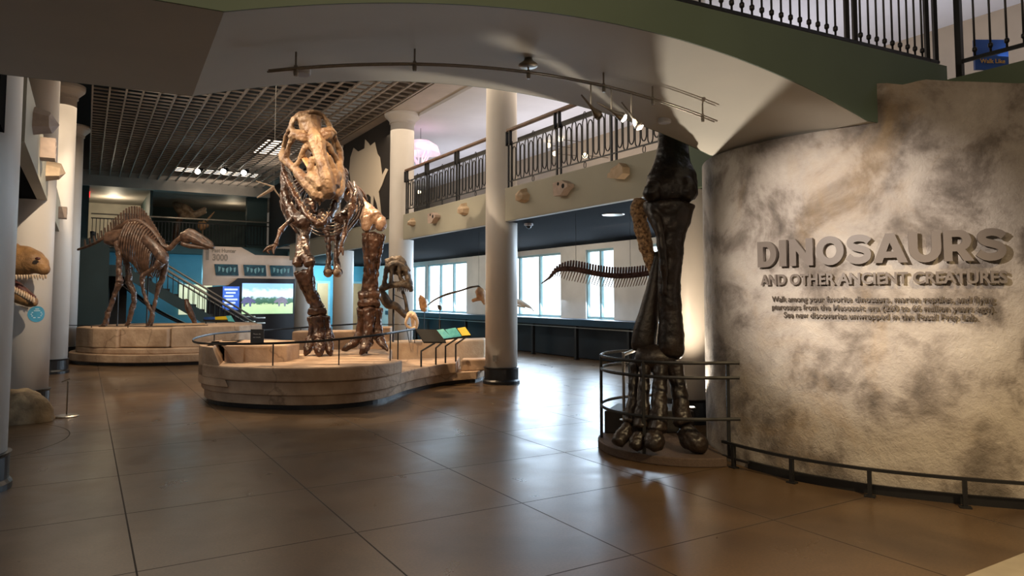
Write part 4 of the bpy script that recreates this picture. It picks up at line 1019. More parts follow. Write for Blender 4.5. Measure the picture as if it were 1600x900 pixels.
for dz in (-.07, .07):
    bone(bm, [(638, 493, d+dz*.6, 3), (635, 500, d+dz, 2.4), (634, 506, d+dz, 2.2), (637, 511, d+dz*.8, 2.2)], seg=8, sub=3)
    bone(bm, [(645, 492, d+dz, 3.4), (650, 497, d+dz, 3), (652, 505, d+dz, 2.6), (650, 513, d+dz*.8, 2.4)], seg=8, sub=3)
    bone(bm, [(637, 510, d+dz*.8, 2.2), (643, 513, d+dz, 2.2), (650, 512, d+dz*.8, 2.4)], seg=8)
bone(bm, [(637, 494, d, 3.4), (641, 490, d, 4), (646, 491, d, 4), (648, 495, d, 4)], seg=10, sub=3)
bone(bm, [(645, 494, d, 4.2), (646, 503, d, 4), (646, 512, d, 3.2)], seg=8, sub=3)
obj('skull', bm, M['creambone'], s2, smooth=True, fuse=.010)
bm = nb()
for l in ([(635, 512, d), (640, 528, d)], [(649, 512, d), (648, 528, d)], [(642, 512, d), (642, 530, d)]):
    a, b_ = [P(*q) for q in l]; tube(bm, [a, V3((b_.x, b_.y, .72))], .008, 6)
obj('mount_rods', bm, M['black'], s2)
s3 = thing('skull_cast', 'brown upright skull cast on a thin rod left of the first bright window', 'skull', P(662, 485, 15.5))
d = 15.5; bm = nb()
bone(bm, [(657, 464, d, (3, 5)), (659, 470, d, (4.5, 6)), (661, 480, d, (5, 6)), (664, 486, d, (3, 4))], seg=10, sub=4); bone(bm, [(656, 462, d-.05, 2), (663, 468, d-.1, 2.5), (666, 480, d-.1, 2)], seg=8, sub=3)
obj('skull', bm, M['orangebone'], s3, smooth=True, fuse=.014)
bm = nb(); p = P(663, 485, d); tube(bm, [V3((p.x, p.y, .02)), p], .009, 6); lathe(bm, (p.x, p.y, 0), [(.14, 0), (.14, .02)], 16); obj('mount_rod', bm, M['black'], s3)
s4 = thing('flying_reptile_skeleton', 'small orange skull and long thin wing bones hanging before the windows', 'skeleton', P(745, 460, 15.0))
d = 15.0; bm = nb()
bone(bm, [(746, 456, d, (9, 8)), (752, 458, d, (8, 7)), (755, 468, d, (4, 4)), (757, 476, d, 1.5)], seg=10, sub=4); bone(bm, [(738, 470, d, 3), (744, 468, d, 3), (752, 466, d, 4)], seg=8); bone(bm, [(750, 455, d, 4), (758, 458, d+.1, 4), (766, 462, d+.2, 3)], seg=8)
obj('skull', bm, M['orangebone'], s4, smooth=True, fuse=.012)
bm = nb(); bone(bm, [(668, 477, d, 1.0), (680, 468, d, 1.3), (698, 460, d, 1.9), (720, 454, d, 1.5), (735, 449, d, 1.6), (748, 447, d, 1.2)], seg=6, sub=4); bone(bm, [(748, 447, d, 1.2), (756, 455, d, 1.5)], seg=6); obj('wing_bone', bm, M['darkbone'], s4, smooth=True)
bm = nb(); tube(bm, [P(748, 447, d), V3((P(748, 447, d).x, P(748, 447, d).y, 2.98))], .003, 5); obj('hanging_wire', bm, M['black'], s4)
o = nb(); bone(o, [(684, 477, 15.3, 1), (687, 480, 15.3, 3.5), (688, 484, 15.3, 2.5)], seg=8, sub=3); p = P(687, 483, 15.3); tube(o, [V3((p.x, p.y, 0)), p], .006, 6); lathe(o, (p.x, p.y, 0), [(.1, 0), (.1, .015)], 12)
tag(obj('small_fossil', o, M['darkbone'], smooth=True), 'small dark fossil lump on a rod before the first bright window', 'fossil')
s5 = thing('white_fish_skeleton', 'small white hanging skeleton emerging right of the white column', 'skeleton', P(815, 472, 14.8))
d = 14.8; bm = nb(); bone(bm, [(800, 470, d, 5), (812, 472, d, 4), (822, 477, d, 3), (830, 481, d, 1.5)], seg=8, sub=3); bone(bm, [(828, 479, d, 1), (834, 486, d, .8)], seg=6)
bone(bm, [(806, 477, d, 2), (820, 480, d, 1.5)], seg=6); obj('skeleton_body', bm, M['whitebone'], s5, smooth=True)
bm = nb(); p = P(812, 470, d); tube(bm, [p, V3((p.x, p.y, 2.98))], .003, 5); obj('hanging_wire', bm, M['black'], s5)
# hanging tail with many spines
s6 = thing('hanging_tail_skeleton', 'long red-brown swimming reptile tail with comb-like spines hanging before the windows', 'skeleton', P(935, 430, 11.6))
TP = [(846, 443), (858, 434), (868, 424), (880, 420), (900, 421), (930, 427), (960, 431), (990, 430), (1020, 426), (1060, 420)]
d = 11.6
tpts = [P(x, y, d+.002*(x-846)*.2) for x, y in TP]; tc_, _ = crom(tpts, [(1, 1)]*len(tpts), 5)
bm = nb(); tube(bm, tc_, [(.008+.036*min(1, k/16), .008+.036*min(1, k/16)) for k in range(len(tc_))], 8); obj('backbone', bm, M['spine'], s6, smooth=True)
tl = [0]
for a, b_ in zip(tc_, tc_[1:]): tl.append(tl[-1]+(b_-a).length)
n = 46
for k in range(n):
    s = tl[-1]*(.08+.9*k/n)
    j = next(i for i in range(1, len(tl)) if tl[i] >= s); f = (s-tl[j-1])/(tl[j]-tl[j-1]); p = tc_[j-1]+(tc_[j]-tc_[j-1])*f
    g = min(1, .3+k/12)
    bm = nb(); tube(bm, [p, p+V3((.01, 0, .14*g))], [(.020, .019), (.018, .017)], 6, up=(0, 1, 0)); obj('upper_spine', bm, M['spine'], s6)
    bm = nb(); tube(bm, [p, p+V3((-.07*g, 0, -.19*g))], [.010, .006], 6); obj('lower_spine', bm, M['bonepale'], s6)
for x in (900, 985):
    p = P(x, 424, d); bm = nb(); tube(bm, [p, V3((p.x, p.y, 2.98))], .003, 5); obj('hanging_wire', bm, M['black'], s6)

# ------------------------------------------------------------------ duckbill skeleton and its platform
hp = thing('duckbill_platform', 'tiered sandstone-look platform under the duckbill skeleton at the left', 'platform', (-8.3, 18.2, 0))
HO = smoothpoly([(-11.2, 18.2), (-10.75, 17.2), (-10.0, 16.65), (-9.2, 16.4), (-8.4, 16.4), (-7.4, 16.75), (-6.4, 17.35), (-5.9, 18.4), (-6.4, 20), (-8.2, 21), (-10.2, 20.4), (-11.2, 19.4)], 5)
bm = nb(); slab(bm, offpoly(HO, .08), 0, .08); obj('toe_kick', bm, M['bandblack'], hp)
bm = nb(); slab(bm, HO, .075, .26); obj('stone_tier', bm, M['stone'], hp, bevel=.02)
bm = nb(); slab(bm, offpoly(HO, .14), .26, .40); obj('stone_tier', bm, M['stone'], hp, bevel=.03)
bm = nb(); slab(bm, [(-10.95, 18.3), (-10.6, 17.2), (-9.9, 16.72), (-9.25, 16.56), (-9.1, 17.0), (-9.0, 20), (-10.4, 19.8)], .40, .87); obj('stone_block', bm, M['stone'], hp, bevel=.03)
bm = nb(); slab(bm, [(-9.2, 16.62), (-8.1, 16.62), (-7.95, 17.2), (-8.0, 20.2), (-8.95, 20.2)], .42, .87); obj('stone_block', bm, M['stone'], hp, bevel=.03)
bm = nb(); slab(bm, [(-8.05, 16.7), (-7.55, 16.9), (-6.7, 17.4), (-6.5, 18.4), (-7.2, 19.6), (-7.95, 19.9)], .40, .90); obj('stone_block', bm, M['stone'], hp, bevel=.03)
bm = nb(); quadbox(bm, [P(x, y, dd) for x, y, dd in ((243, 509, 17.3), (320, 508, 17.6), (320, 508, 18.4), (243, 509, 18.2))]+[P(x, y, dd)+V3((0, 0, .05)) for x, y, dd in ((243, 509, 17.3), (320, 508, 17.6), (320, 508, 18.4), (243, 509, 18.2))]); obj('top_slab', bm, M['stonetop'], hp)
hr = thing('thin_wire_rail', 'thin black wire rail around the duckbill platform', 'railing', P(200, 512, 16.8))
bm = nb(); tube(bm, [P(104, 508, 17.2), P(150, 509, 16.9), P(210, 510, 16.75), P(270, 509.5, 16.9), P(325, 508, 17.3)], .010, 6, 4); obj('top_rail', bm, M['black'], hr)
for x in (143, 200, 288):
    p = P(x, 509.5, 16.85); bm = nb(); tube(bm, [V3((p.x, p.y, .86)), p+V3((0, 0, .0))], .012, 6); obj('post', bm, M['black'], hr)
hs = thing('duckbill_skeleton', 'brown duckbill dinosaur skeleton in profile walking right on the left platform', 'skeleton', P(205, 511, 17.3))
d = 17.6
bm = nb()
SPN = [(122, 390), (148, 380), (170, 366), (186, 355), (203, 347), (219, 347), (233, 356), (245, 370), (255, 384), (265, 388), (274, 379), (284, 371)]
hsp, _ = crom([P(x, y, d) for x, y in SPN], [(1, 1)]*len(SPN), 4)
for k in range(len(hsp)-1):
    p = hsp[k]; t = (hsp[k+1]-p).normalized(); r = .035+.04*min(1, k/14); tube(bm, [p-t*.02, p+t*.05], [r, r], 6)
tube(bm, hsp, .035, 8)
obj('spine', bm, M['hadro'], hs, smooth=True, fuse=.02)
for k in range(2, 36):
    p = hsp[k]; h = (.17+.22*math.exp(-((k-18)/9.0)**2)) if k < 34 else .1
    bm = nb(); tube(bm, [p, p+V3((-.03, 0, h))], [(.03, .018), (.024, .012)], 6, up=(0, 1, 0)); obj('neural_spine', bm, M['hadro'], hs)
for k in range(14):
    p = hsp[16+k]; h = 1.24-.045*abs(k-7)
    for s in (-1, 1):
        pts = [p, p+V3((.03, .26*s, -.12)), p+V3((.0, .42*s, -.42)), p+V3((-.05, .36*s, -h*.8)), p+V3((-.02, .16*s, -h))]
        bm = nb(); tube(bm, pts, [.028, .034, .032, .026, .016], 6, 3); obj('rib', bm, M['hadro'], hs, smooth=True)
bm = nb(); bone(bm, [(165, 372, d-.25, (6, 10)), (180, 372, d-.25, (6, 13)), (200, 362, d-.25, (5, 8))], seg=8, up=(0, 0, 1)); bone(bm, [(180, 378, d-.2, 6), (192, 395, d-.2, 4), (205, 405, d-.2, 5)], seg=8); obj('pelvis', bm, M['hadro'], hs, smooth=True)
bm = nb(); bone(bm, [(224, 372, d-.4, (4, 8)), (240, 385, d-.42, (5, 9)), (254, 402, d-.4, (6, 10)), (258, 410, d-.35, 5)], seg=8, up=(0, 0, 1)); bone(bm, [(255, 410, d, 5), (247, 418, d-.2, 5)], seg=8); obj('shoulder_blade', bm, M['hadro'], hs, smooth=True)
LIMB = [('hind', d-.35, [[(184, 378, 8), (186, 400, 6), (186, 425, 6), (187, 440, 8)], [(187, 442, 8), (180, 458, 5), (174, 475, 5), (170, 486, 6)], [(169, 487, 6), (167, 497, 5), (165, 506, 6)], [(165, 506, 6), (159, 510, 4), (155, 512, 3)]]),
        ('hind', d+.35, [[(190, 380, 8), (196, 405, 6), (201, 425, 6), (200, 438, 8)], [(200, 440, 8), (208, 455, 6), (210, 470, 5), (207, 480, 6)], [(207, 480, 6), (204, 492, 5), (202, 502, 5)], [(202, 502, 5), (198, 508, 4), (196, 511, 3)]]),
        ('fore', d-.42, [[(250, 408, 7), (240, 420, 5), (226, 428, 5), (222, 434, 6)], [(222, 434, 5), (224, 455, 4), (231, 475, 4), (238, 488, 4)], [(238, 488, 4), (236, 498, 4), (233, 505, 4)], [(233, 505, 4), (230, 509, 3), (227, 511, 2)]]),
        ('fore', d+.1, [[(258, 410, 8), (256, 425, 7), (252, 440, 6), (248, 446, 6)], [(248, 446, 6), (244, 465, 4), (240, 482, 4), (239, 490, 4)], [(239, 490, 4), (238, 498, 4), (236, 505, 4)], [(236, 505, 4), (236, 509, 3), (238, 511, 2)]])]
for nm, dd, ch in LIMB:
    names = ('thigh_bone', 'shin_bone', 'foot_bones', 'toes') if nm == 'hind' else ('upper_arm', 'forearm', 'hand_bones', 'fingers')
    par = hs
    for q, l in zip(names, ch):
        bm = nb(); bone(bm, [(a, b_, dd, r*.74) for a, b_, r in l], seg=10, sub=4); o = obj(q, bm, M['hadro'], par, smooth=True, fuse=.014, rough=(.05, .12))
bm = nb()
bone(bm, [(284, 372, d, (9, 6)), (294, 370, d, (10, 8)), (306, 374, d, (8, 8)), (318, 381, d, (5, 7)), (328, 385, d, (4, 6)), (334, 387, d, (3, 5))], seg=10, sub=3, up=(0, 1, 0))
bone(bm, [(290, 362, d, 3), (298, 360, d, 3.5), (310, 366, d, 3), (322, 374, d, 3), (332, 382, d, 3)], seg=8)
obj('skull', bm, M['hadro'], hs, smooth=True, fuse=.02)
bm = nb(); bone(bm, [(284, 380, d, 4), (296, 384, d, 4), (312, 386, d, 3), (326, 388, d, 2.5)], seg=8); obj('lower_jaw', bm, M['hadro'], hs, smooth=True)
bm = nb(); p = P(232, 420, d); tube(bm, [V3((p.x, p.y, .88)), V3((p.x, p.y, P(232, 360, d).z))], .02, 8); p = P(186, 420, d); tube(bm, [V3((p.x, p.y, .88)), V3((p.x, p.y, P(186, 365, d).z))], .02, 8); obj('mount_posts', bm, M['black'], hs)
o = nb(); bone(o, [(291, 468, 18.4, 3), (294, 480, 18.4, 5), (299, 492, 18.4, 5), (303, 500, 18.4, 4), (305, 507, 18.4, 4)], seg=8); tag(obj('mounted_limb_bone', o, M['bronze'], smooth=True), 'short brown limb bone standing at the right end of the duckbill platform', 'bone')

# horned skull, ovoid and little skull up on the mezzanine
d = 29.6
cs = thing('crested_skull', 'long crested skull rising above the mezzanine rail behind the duckbill', 'skull', P(278, 378, d))
bm = nb()
bone(bm, [(270, 318, d, 2.5), (280, 319, d, 4), (292, 326, d, 6), (302, 334, d, 5), (312, 330, d, 3.5), (321, 325, d, 3)], seg=8, sub=4)
bone(bm, [(270, 320, d, 2), (280, 330, d, 5), (290, 338, d, 5), (305, 338, d, 3.5), (322, 331, d, 2.5)], seg=8, sub=4)
obj('skull', bm, M['bonetan'], cs, smooth=True, fuse=.03)
bm = nb(); bone(bm, [(284, 335, d, 5), (278, 350, d, 4.5), (275, 365, d, 4.5), (271, 388, d, 4.5)], seg=8, sub=4); obj('neck', bm, M['hadro'], cs, smooth=True)
bm = nb(); bone(bm, [(311, 347, d, 2), (316, 352, d, (9, 5)), (325, 352, d, 3)], seg=10, sub=3, up=(0, 1, 0)); bone(bm, [(323, 345, d, 2), (329, 338, d, 1.5), (335, 331, d, .6)], seg=8)
p = P(317, 355, d); tube(bm, [V3((p.x, p.y, 3.62)), p], .03, 6)
tag(obj('horned_fossil', bm, M['orangebone'], smooth=True), 'orange horned fossil on a post behind the mezzanine rail', 'fossil')
sh = thing('wall_shelf', 'thin white shelf on the dark mezzanine wall', 'shelf', P(257, 342, 33))
bm = nb(); a, b_ = P(240, 341, 33), P(273, 342, 33); quadbox(bm, [a, b_, b_+V3((0, .4, 0)), a+V3((0, .4, 0))]+[q+V3((0, 0, .06)) for q in (a, b_, b_+V3((0, .4, 0)), a+V3((0, .4, 0)))]); obj('board', bm, M['white'], sh)
bm = nb(); 
for x in (244, 269): p = P(x, 343, 33.1); tube(bm, [V3((p.x, p.y, 3.62)), p], .03, 6)
obj('shelf_post', bm, M['black'], sh)
bm = nb(); dd = 33.15; bone(bm, [(246, 338.5, dd, 2), (250, 334, dd, 2.5), (256, 332.5, dd, 3), (262, 335, dd, 2.5), (266, 338.5, dd, 2)], seg=8, sub=3); bone(bm, [(254, 333, dd, 2), (255, 339, dd, 2)], seg=6)
tag(obj('shelf_skull', bm, M['orangebone'], smooth=True), 'small orange skull sitting on the thin white shelf', 'skull')
bm = nb(); ubox(bm, 35.9, 35.97, 1.38, 1.95, 4.3, 5.35); tag(obj('framed_picture', bm, M['bluesign'] if 0 else mat('dark_blue_poster', (.03, .045, .085), .5, scale=3)), 'dark blue poster on the cream wall of the mezzanine', 'picture')
# mezzanine railing
mr = thing('mezzanine_railing', 'black railing with pale top bar along the far mezzanine', 'railing', W(30.25, 4, 3.62))
b = nb(); ubox(b, 30.2, 30.26, .1, 7.4, 4.66, 4.71); obj('top_rail', b, M['nickel'], mr)
b = nb(); ubox(b, 30.21, 30.25, .1, 7.4, 4.50, 4.54); obj('middle_rail', b, M['black'], mr)
b = nb(); ubox(b, 30.21, 30.25, .1, 7.4, 3.72, 3.75); obj('bottom_rail', b, M['black'], mr)
for k in range(60):
    b = nb(); v = .15+7.2*k/59; ubox(b, 30.215, 30.245, v-.012, v+.012, 3.72, 4.52); obj('baluster', b, M['black'], mr)
# exit sign and left red plate
p = P(134, 303, 27.5)
es = thing('exit_sign', 'small glowing red exit sign at the far left', 'sign', p)
bm = nb(); obox(bm, p, (.12, .05, 0), (0, .03, 0), (0, 0, .13)); obj('sign_box', bm, M['redglow'], es)
planetext('EXIT', M['signtext'], es, p+V3((-.09, -.09, -.06)), (1, .4, 0), (0, 0, 1), .18, .12)
p = P(106.5, 421, 19.85); bm = nb(); obox(bm, p, (.045, .03, 0), (0, .01, 0), (0, 0, .085)); 
wb = nb(); a, b_ = P(97, 330, 20.0), P(123, 330, 20.3); quadbox(wb, [V3((q.x, q.y, z))+o for z in (0, 3.0) for q, o in ((a, V3()), (b_, V3()), (b_, V3((-.05, .2, 0))), (a, V3((-.05, .2, 0))))])
struct('wall_left', wb, M['wallgrey'])
tag(obj('alarm_box', bm, M['red']), 'small red alarm box on the pale wall strip at left', 'alarm')

# ------------------------------------------------------------------ stairs at the back
st = thing('staircase', 'staircase with steel handrails descending behind the duckbill skeleton', 'stairs', W(26, 3, 0))
sv0, sv1 = 1.0, 5.0                       # top (left) to foot (right), descending along V
zt0, n = 2.55, 15
for k in range(n):
    v = sv0+(sv1-sv0)*k/n; z = zt0*(1-(k+1)/n)
    bm = nb(); ubox(bm, 25.3, 27.0, v, v+(sv1-sv0)/n+.02, max(0, z), z+zt0/n); obj('step', bm, M['darkbox'], st)
bm = nb()
prism(bm, [W(25.28, sv0-.6, zt0-.3), W(25.28, sv0-.6, zt0+.05), W(25.28, sv0, zt0+.05), W(25.28, sv1, .12), W(25.28, sv1, 0), W(25.28, sv1-.5, 0), W(25.28, sv0, zt0-.3)], W(-.06, 0, 0)); obj('stringer', bm, M['teal'], st)
for u in (25.3, 26.95):
    for h in (.88, .70):
        bm = nb(); tube(bm, [W(u, sv0-.5, zt0+h), W(u, sv0, zt0+h), W(u, sv1, h), W(u, sv1+.35, h)], .032, 8); obj('handrail', bm, M['steel'], st, smooth=True)
    for k in range(26):
        v = sv0+(sv1-sv0)*k/25; z = zt0*(1-k/25)
        bm = nb(); tube(bm, [W(u, v, max(z-.05, 0)), W(u, v, z+.7)], .012, 5); obj('baluster', bm, M['black'], st)
bm = nb(); ubox(bm, 25.3, 27.0, -1.0, sv0, zt0-.25, zt0); ubox(bm, 26.9, 27.0, -1, sv0+.2, 0, zt0); obj('landing', bm, M['darkbox'], st)
bm = nb(); pts = [P(145, 362, 22.5), P(150, 395, 22.5), P(170, 425, 22.6), P(205, 455, 22.8), P(245, 485, 23.2), P(300, 512, 23.8)]; tube(bm, pts, [(.05, .14)]*len(pts), 8, 4, up=(0, 1, 0)); 
for x, y in ((150, 395), (170, 425)): p = P(x, y, 22.55); tube(bm, [V3((p.x, p.y, 0)), p], .03, 6)
tag(obj('curved_stringer', bm, M['bandblack'], smooth=True), 'dark curved stair edge sweeping down behind the duckbill tail', 'stairs')

# ------------------------------------------------------------------ film kiosk
ks = thing('film_kiosk', 'cream and black exhibit kiosk with a bright savanna film screen', 'kiosk', W(27.2, 5.3, 0))
def kp(v, z, u=27.2): return W(u, v, z)
bm = nb(); prism(bm, [kp(3.57, 2.0), kp(3.57, 3.42), kp(4.85, 3.42), kp(5.35, 3.15), kp(6.6, 3.15), kp(7.1, 3.38), kp(7.1, 2.1)], W(.25, 0, 0)); obj('header_board', bm, M['kioskwhite'], ks)
bm = nb(); prism(bm, [kp(3.75, 0, 27.1), kp(3.75, 1.95, 27.1), kp(4.4, 2.0, 27.1), kp(4.75, 2.28, 27.1), kp(6.85, 2.28, 27.1), kp(6.85, 0, 27.1)], W(.35, 0, 0)); obj('lower_cabinet', bm, M['kioskblack'], ks)
for v0, v1 in ((3.95, 4.78), (4.93, 5.76), (5.87, 6.75)):
    bm = nb(); prism(bm, [kp(v0, 2.78, 27.15), kp(v1-.04, 2.78, 27.15), kp(v1, 2.38, 27.15), kp(v0+.06, 2.38, 27.15)], W(.05, 0, 0)); s_ = obj('info_screen', bm, M['screenteal'], ks)
    bm = nb()
    for q in range(5):
        a = v0+.12+.13*q; prism(bm, [kp(a, 2.70-.04*(q % 3), 27.142), kp(a+.09, 2.68-.04*(q % 2), 27.142), kp(a+.07, 2.56-.05*(q % 3), 27.142), kp(a+.02, 2.50, 27.142)], W(.004, 0, 0))
    obj('screen_graphic', bm, M['screenprint'], s_)
bm = nb(); ubox(bm, 27.05, 27.1, 4.90, 6.72, .98, 2.10); obj('film_screen', bm, M['film'], ks)
fs = ks.children[-1]
for v0, s_, m_ in ((5.05, 1, (.16, .17, .36)), (6.35, -1, (.30, .28, .38))):   # two grey beasts in the film
    bm = nb(); k = .55
    pl_ = [(-.35, .30), (-.15, .62), (.1, .72), (.3, .6), (.45, .5), (.62, .34), (.5, .28), (.32, .36), (.3, .05), (.2, .05), (.16, .3), (-.05, .3), (-.08, .05), (-.2, .05), (-.2, .28)]
    prism(bm, [kp(v0+s_*x*k, 1.22+y*k, 27.045) for x, y in pl_], W(.004, 0, 0)); obj('film_figure', bm, mat('film_animal', m_, .4, emit=.6), fs)
bm = nb(); ubox(bm, 27.05, 27.1, 4.24, 4.80, 1.14, 1.98); obj('text_screen', bm, M['bluescreen'], ks); tsn = ks.children[-1]
bm = nb()
for q in range(6): ubox(bm, 27.044, 27.05, 4.29+.05*(q % 2), 4.74-.07*(q % 3), 1.84-.12*q, 1.90-.12*q)
obj('text_lines', bm, M['screenwhite'], tsn)
planetext('Past Hunter', M['kiosktext'], ks, kp(3.86, 3.20, 27.19), W(0, 1, 0), (0, 0, 1), .82, .15, offset=.03)
planetext('3000', M['kiosktext'], ks, kp(3.88, 2.90, 27.19), W(0, 1, 0), (0, 0, 1), .52, .25, offset=.04)
planetext('I', M['kiosktext'], ks, kp(3.66, 2.92, 27.19), W(0, 1, 0), (0, 0, 1), .1, .40)
tb = thing('reading_rail', 'slanted blue, yellow and cyan reading rail before the kiosk', 'panel', P(350, 515, 19.5))
q = [P(320, 499, 19.5), P(334, 498.5, 19.5), P(352, 497.5, 19.4), P(364, 504, 19)]
for (a, b_, c, e), mk in zip((((318, 495.5), (335, 495), (336, 499), (319, 499.5)), ((336, 495), (353, 494), (356, 499), (336, 499.5)), ((353, 493.5), (361, 493), (367, 503), (357, 503))), ('bluesign', 'yellow', 'cyanp')):
    bm = nb(); prism(bm, [P(*x, 19.4) for x in (a, b_, c, e)], (0, .03, -.02)); obj('panel_graphic', bm, M[mk], tb)
bm = nb(); 
for x in (322, 338, 358): p = P(x, 500, 19.45); tube(bm, [V3((p.x, p.y, 0)), p], .02, 6)
tube(bm, [P(318, 500, 19.42), P(366, 503.5, 19.42)], .03, 6); obj('stand', bm, M['black'], tb)

# ------------------------------------------------------------------ left foreground: carved head, boulder, stanchion, sticker
hd = thing('carved_dinosaur_head', 'brown carved dinosaur head with gaping toothy jaws on the left column', 'sculpture', P(45, 480, 9.55))
D9 = 9.5
bm = nb()
sec = [(4, 412, 24), (22, 408, 25), (38, 407, 23), (52, 410, 20), (62, 415, 15), (70, 423, 9), (73, 427, 5)]
bone(bm, [(x, y, D9, (h, h*.85)) for x, y, h in sec], seg=16, sub=4, up=(0, 1, 0))
bone(bm, [(20, 388, D9, 5), (26, 384, D9, 4), (30, 390, D9, 4)], seg=8)
for v in bm.verts:
    zf = P(40, 431, D9).z
    if v.co.z < zf: v.co.z = zf-(zf-v.co.z)*.12
obj('upper_jaw', bm, M['headskin'], hd, smooth=True)
bm = nb(); blob(bm, P(59, 404, D9-.14), (.035, .03, .02)); obj('eye', bm, M['gum'], hd, smooth=True)
bm = nb(); bone(bm, [(6, 448, D9, 9), (18, 455, D9, (12, 11)), (32, 463, D9, (12, 11)), (46, 470, D9, (10, 10)), (54, 472, D9, (7, 8)), (57, 472, D9, 4)], seg=14, sub=4, up=(0, 1, 0)); obj('lower_jaw', bm, M['headskin'], hd, smooth=True)
bm = nb(); bone(bm, [(4, 432, D9+.02, (8, 12)), (18, 443, D9+.02, (9, 9)), (32, 452, D9+.02, (8, 8)), (46, 461, D9+.02, 5), (54, 465, D9, 3)], seg=10, sub=4, up=(0, 1, 0)); obj('mouth_lining', bm, M['gum'], hd, smooth=True)
for k in range(13):
    x = 21+k*4.2; h = 7 if k % 2 else 5
    bm = nb(); bone(bm, [(x, 430, D9-.13+.008*k, 1.9), (x+.3, 430+h*.6, D9-.13+.008*k, 1.4), (x+.2, 431+h, D9-.12+.008*k, .3)], seg=6); obj('tooth', bm, M['creambone'], hd, smooth=True)
for k in range(10):
    x = 19+k*3.7; y = 450+k*2.0
    bm = nb(); bone(bm, [(x, y+4, D9-.08, 2.4), (x+.2, y, D9-.09, 2.0), (x+.5, y-5, D9-.09, .3)], seg=6); obj('tooth', bm, M['creambone'], hd, smooth=True)
bm = nb(); tube(bm, [P(10, 430, D9+.1), P(20, 430, 9.9)], .05, 8); obj('wall_bracket', bm, M['black'], hd)
# boulder
bm = nb(); blob(bm, (0, 0, 0), 1, 40, 28)
for v in bm.verts:
    p = v.co.copy(); f = 1+.16*noise.noise(p*1.6+V3((3, 1, 2)))+.06*noise.noise(p*4)
    x = p.x*f*.43; y = p.y*f*.34; z = p.z*f*.43
    if p.x > .3: z *= 1-.18*(p.x-.3)
    v.co = V3((x, y, max(z, -.02)))
c = F(46, 652, 0); bmesh.ops.translate(bm, verts=bm.verts[:], vec=V3((-6.40, 9.22, .012)))
tag(obj('boulder', bm, M['boulder'], smooth=True), 'rough tan boulder on the floor below the carved dinosaur head', 'boulder')
s7 = thing('stanchion', 'thin steel stanchion on a round base beside the boulder', 'stanchion', F(104, 651))
c = F(104, 651)
bm = nb(); lathe(bm, c, [(.145, 0), (.145, .012), (.13, .022), (.03, .03)], 28); obj('base', bm, M['steel'], s7)
bm = nb(); tube(bm, [c+V3((0, 0, .02)), c+V3((0, 0, .47))], .010, 8); obj('pole', bm, M['nickel'], s7)
bm = nb(); p1 = c+V3((0, 0, .45)); obox(bm, p1+V3((-.03, 0, .03)), (.05, 0, .02), (0, .01, 0), (0, 0, .006)); obj('label_tray', bm, M['nickel'], s7)
# sticker on the column
cc = V3((-6.92, 10.05, 0)); r = .312
v0 = P(62, 491, 9.85); ang0 = math.atan2(v0.y-cc.y, v0.x-cc.x)
ang0 = math.radians(-31)
sk_ = nb(); zc = P(62, 491, 9.78).z; R0 = .112
def oncol(a, z, e=0): 
    t = ang0+a/r; return V3((cc.x+(r+e)*math.cos(t), cc.y+(r+e)*math.sin(t), z))
cen = sk_.verts.new(oncol(0, zc, .004)); ring = [[sk_.verts.new(oncol(R0*q*math.cos(2*PI*k/32), zc+R0*q*math.sin(2*PI*k/32), .004)) for k in range(32)] for q in (.33, .66, 1)]
for k in range(32):
    sk_.faces.new((cen, ring[0][k], ring[0][(k+1) % 32]))
    for q in (0, 1): sk_.faces.new((ring[q][k], ring[q+1][k], ring[q+1][(k+1) % 32], ring[q][(k+1) % 32]))
ret = bmesh.ops.extrude_face_region(sk_, geom=sk_.faces[:])
for g in ret['geom']:
    if isinstance(g, bmesh.types.BMVert):
        d_ = V3((g.co.x-cc.x, g.co.y-cc.y, 0)).normalized(); g.co -= d_*.003
stk = tag(obj('round_sticker', sk_, M['sticker']), 'round blue sticker on the white column below the carved head', 'sticker')
bm = nb()
for i, w in enumerate((.05, .08, .13, .15, .13, .09)):
    z = zc+.065-.024*i; quadbox(bm, [oncol(-w/2, z, .005), oncol(w/2, z, .005), oncol(w/2, z, .007), oncol(-w/2, z, .007), oncol(-w/2, z+.011, .005), oncol(w/2, z+.011, .005), oncol(w/2, z+.011, .007), oncol(-w/2, z+.011, .007)])
obj('printed_lines', bm, M['stickertext'], stk)

# ------------------------------------------------------------------ cream blocks mounted on the balcony fascias
def lump(c, s, sd, m, lab, nrm):
    rr = random.Random(sd); b = nb(); e = V3((-nrm.y, nrm.x, 0))
    pts = []
    for q in ((-1, -.55), (-.75, .35), (-.2, .7), (.35, 1.0), (.5, .5), (1, .1), (.8, -.6), (.1, -.8)):
        pts.append(c+e*(q[0]*s*.5)+V3((0, 0, q[1]*s*.42)))
    ctr = c+nrm*(s*.55)
    base = [b.verts.new(p) for p in pts]; midr = [b.verts.new(c+(p-c)*.75+nrm*(s*(.32+.1*rr.random()))) for p in pts]; top = b.verts.new(ctr+e*s*.12)
    n_ = len(pts)
    for k in range(n_):
        b.faces.new((base[k], base[(k+1) % n_], midr[(k+1) % n_], midr[k])); b.faces.new((midr[k], midr[(k+1) % n_], top))
    b.faces.new(base[::-1])
    return tag(obj('fossil_cast', b, M[m]), lab, 'cast', 'cream casts mounted on the balcony fronts')
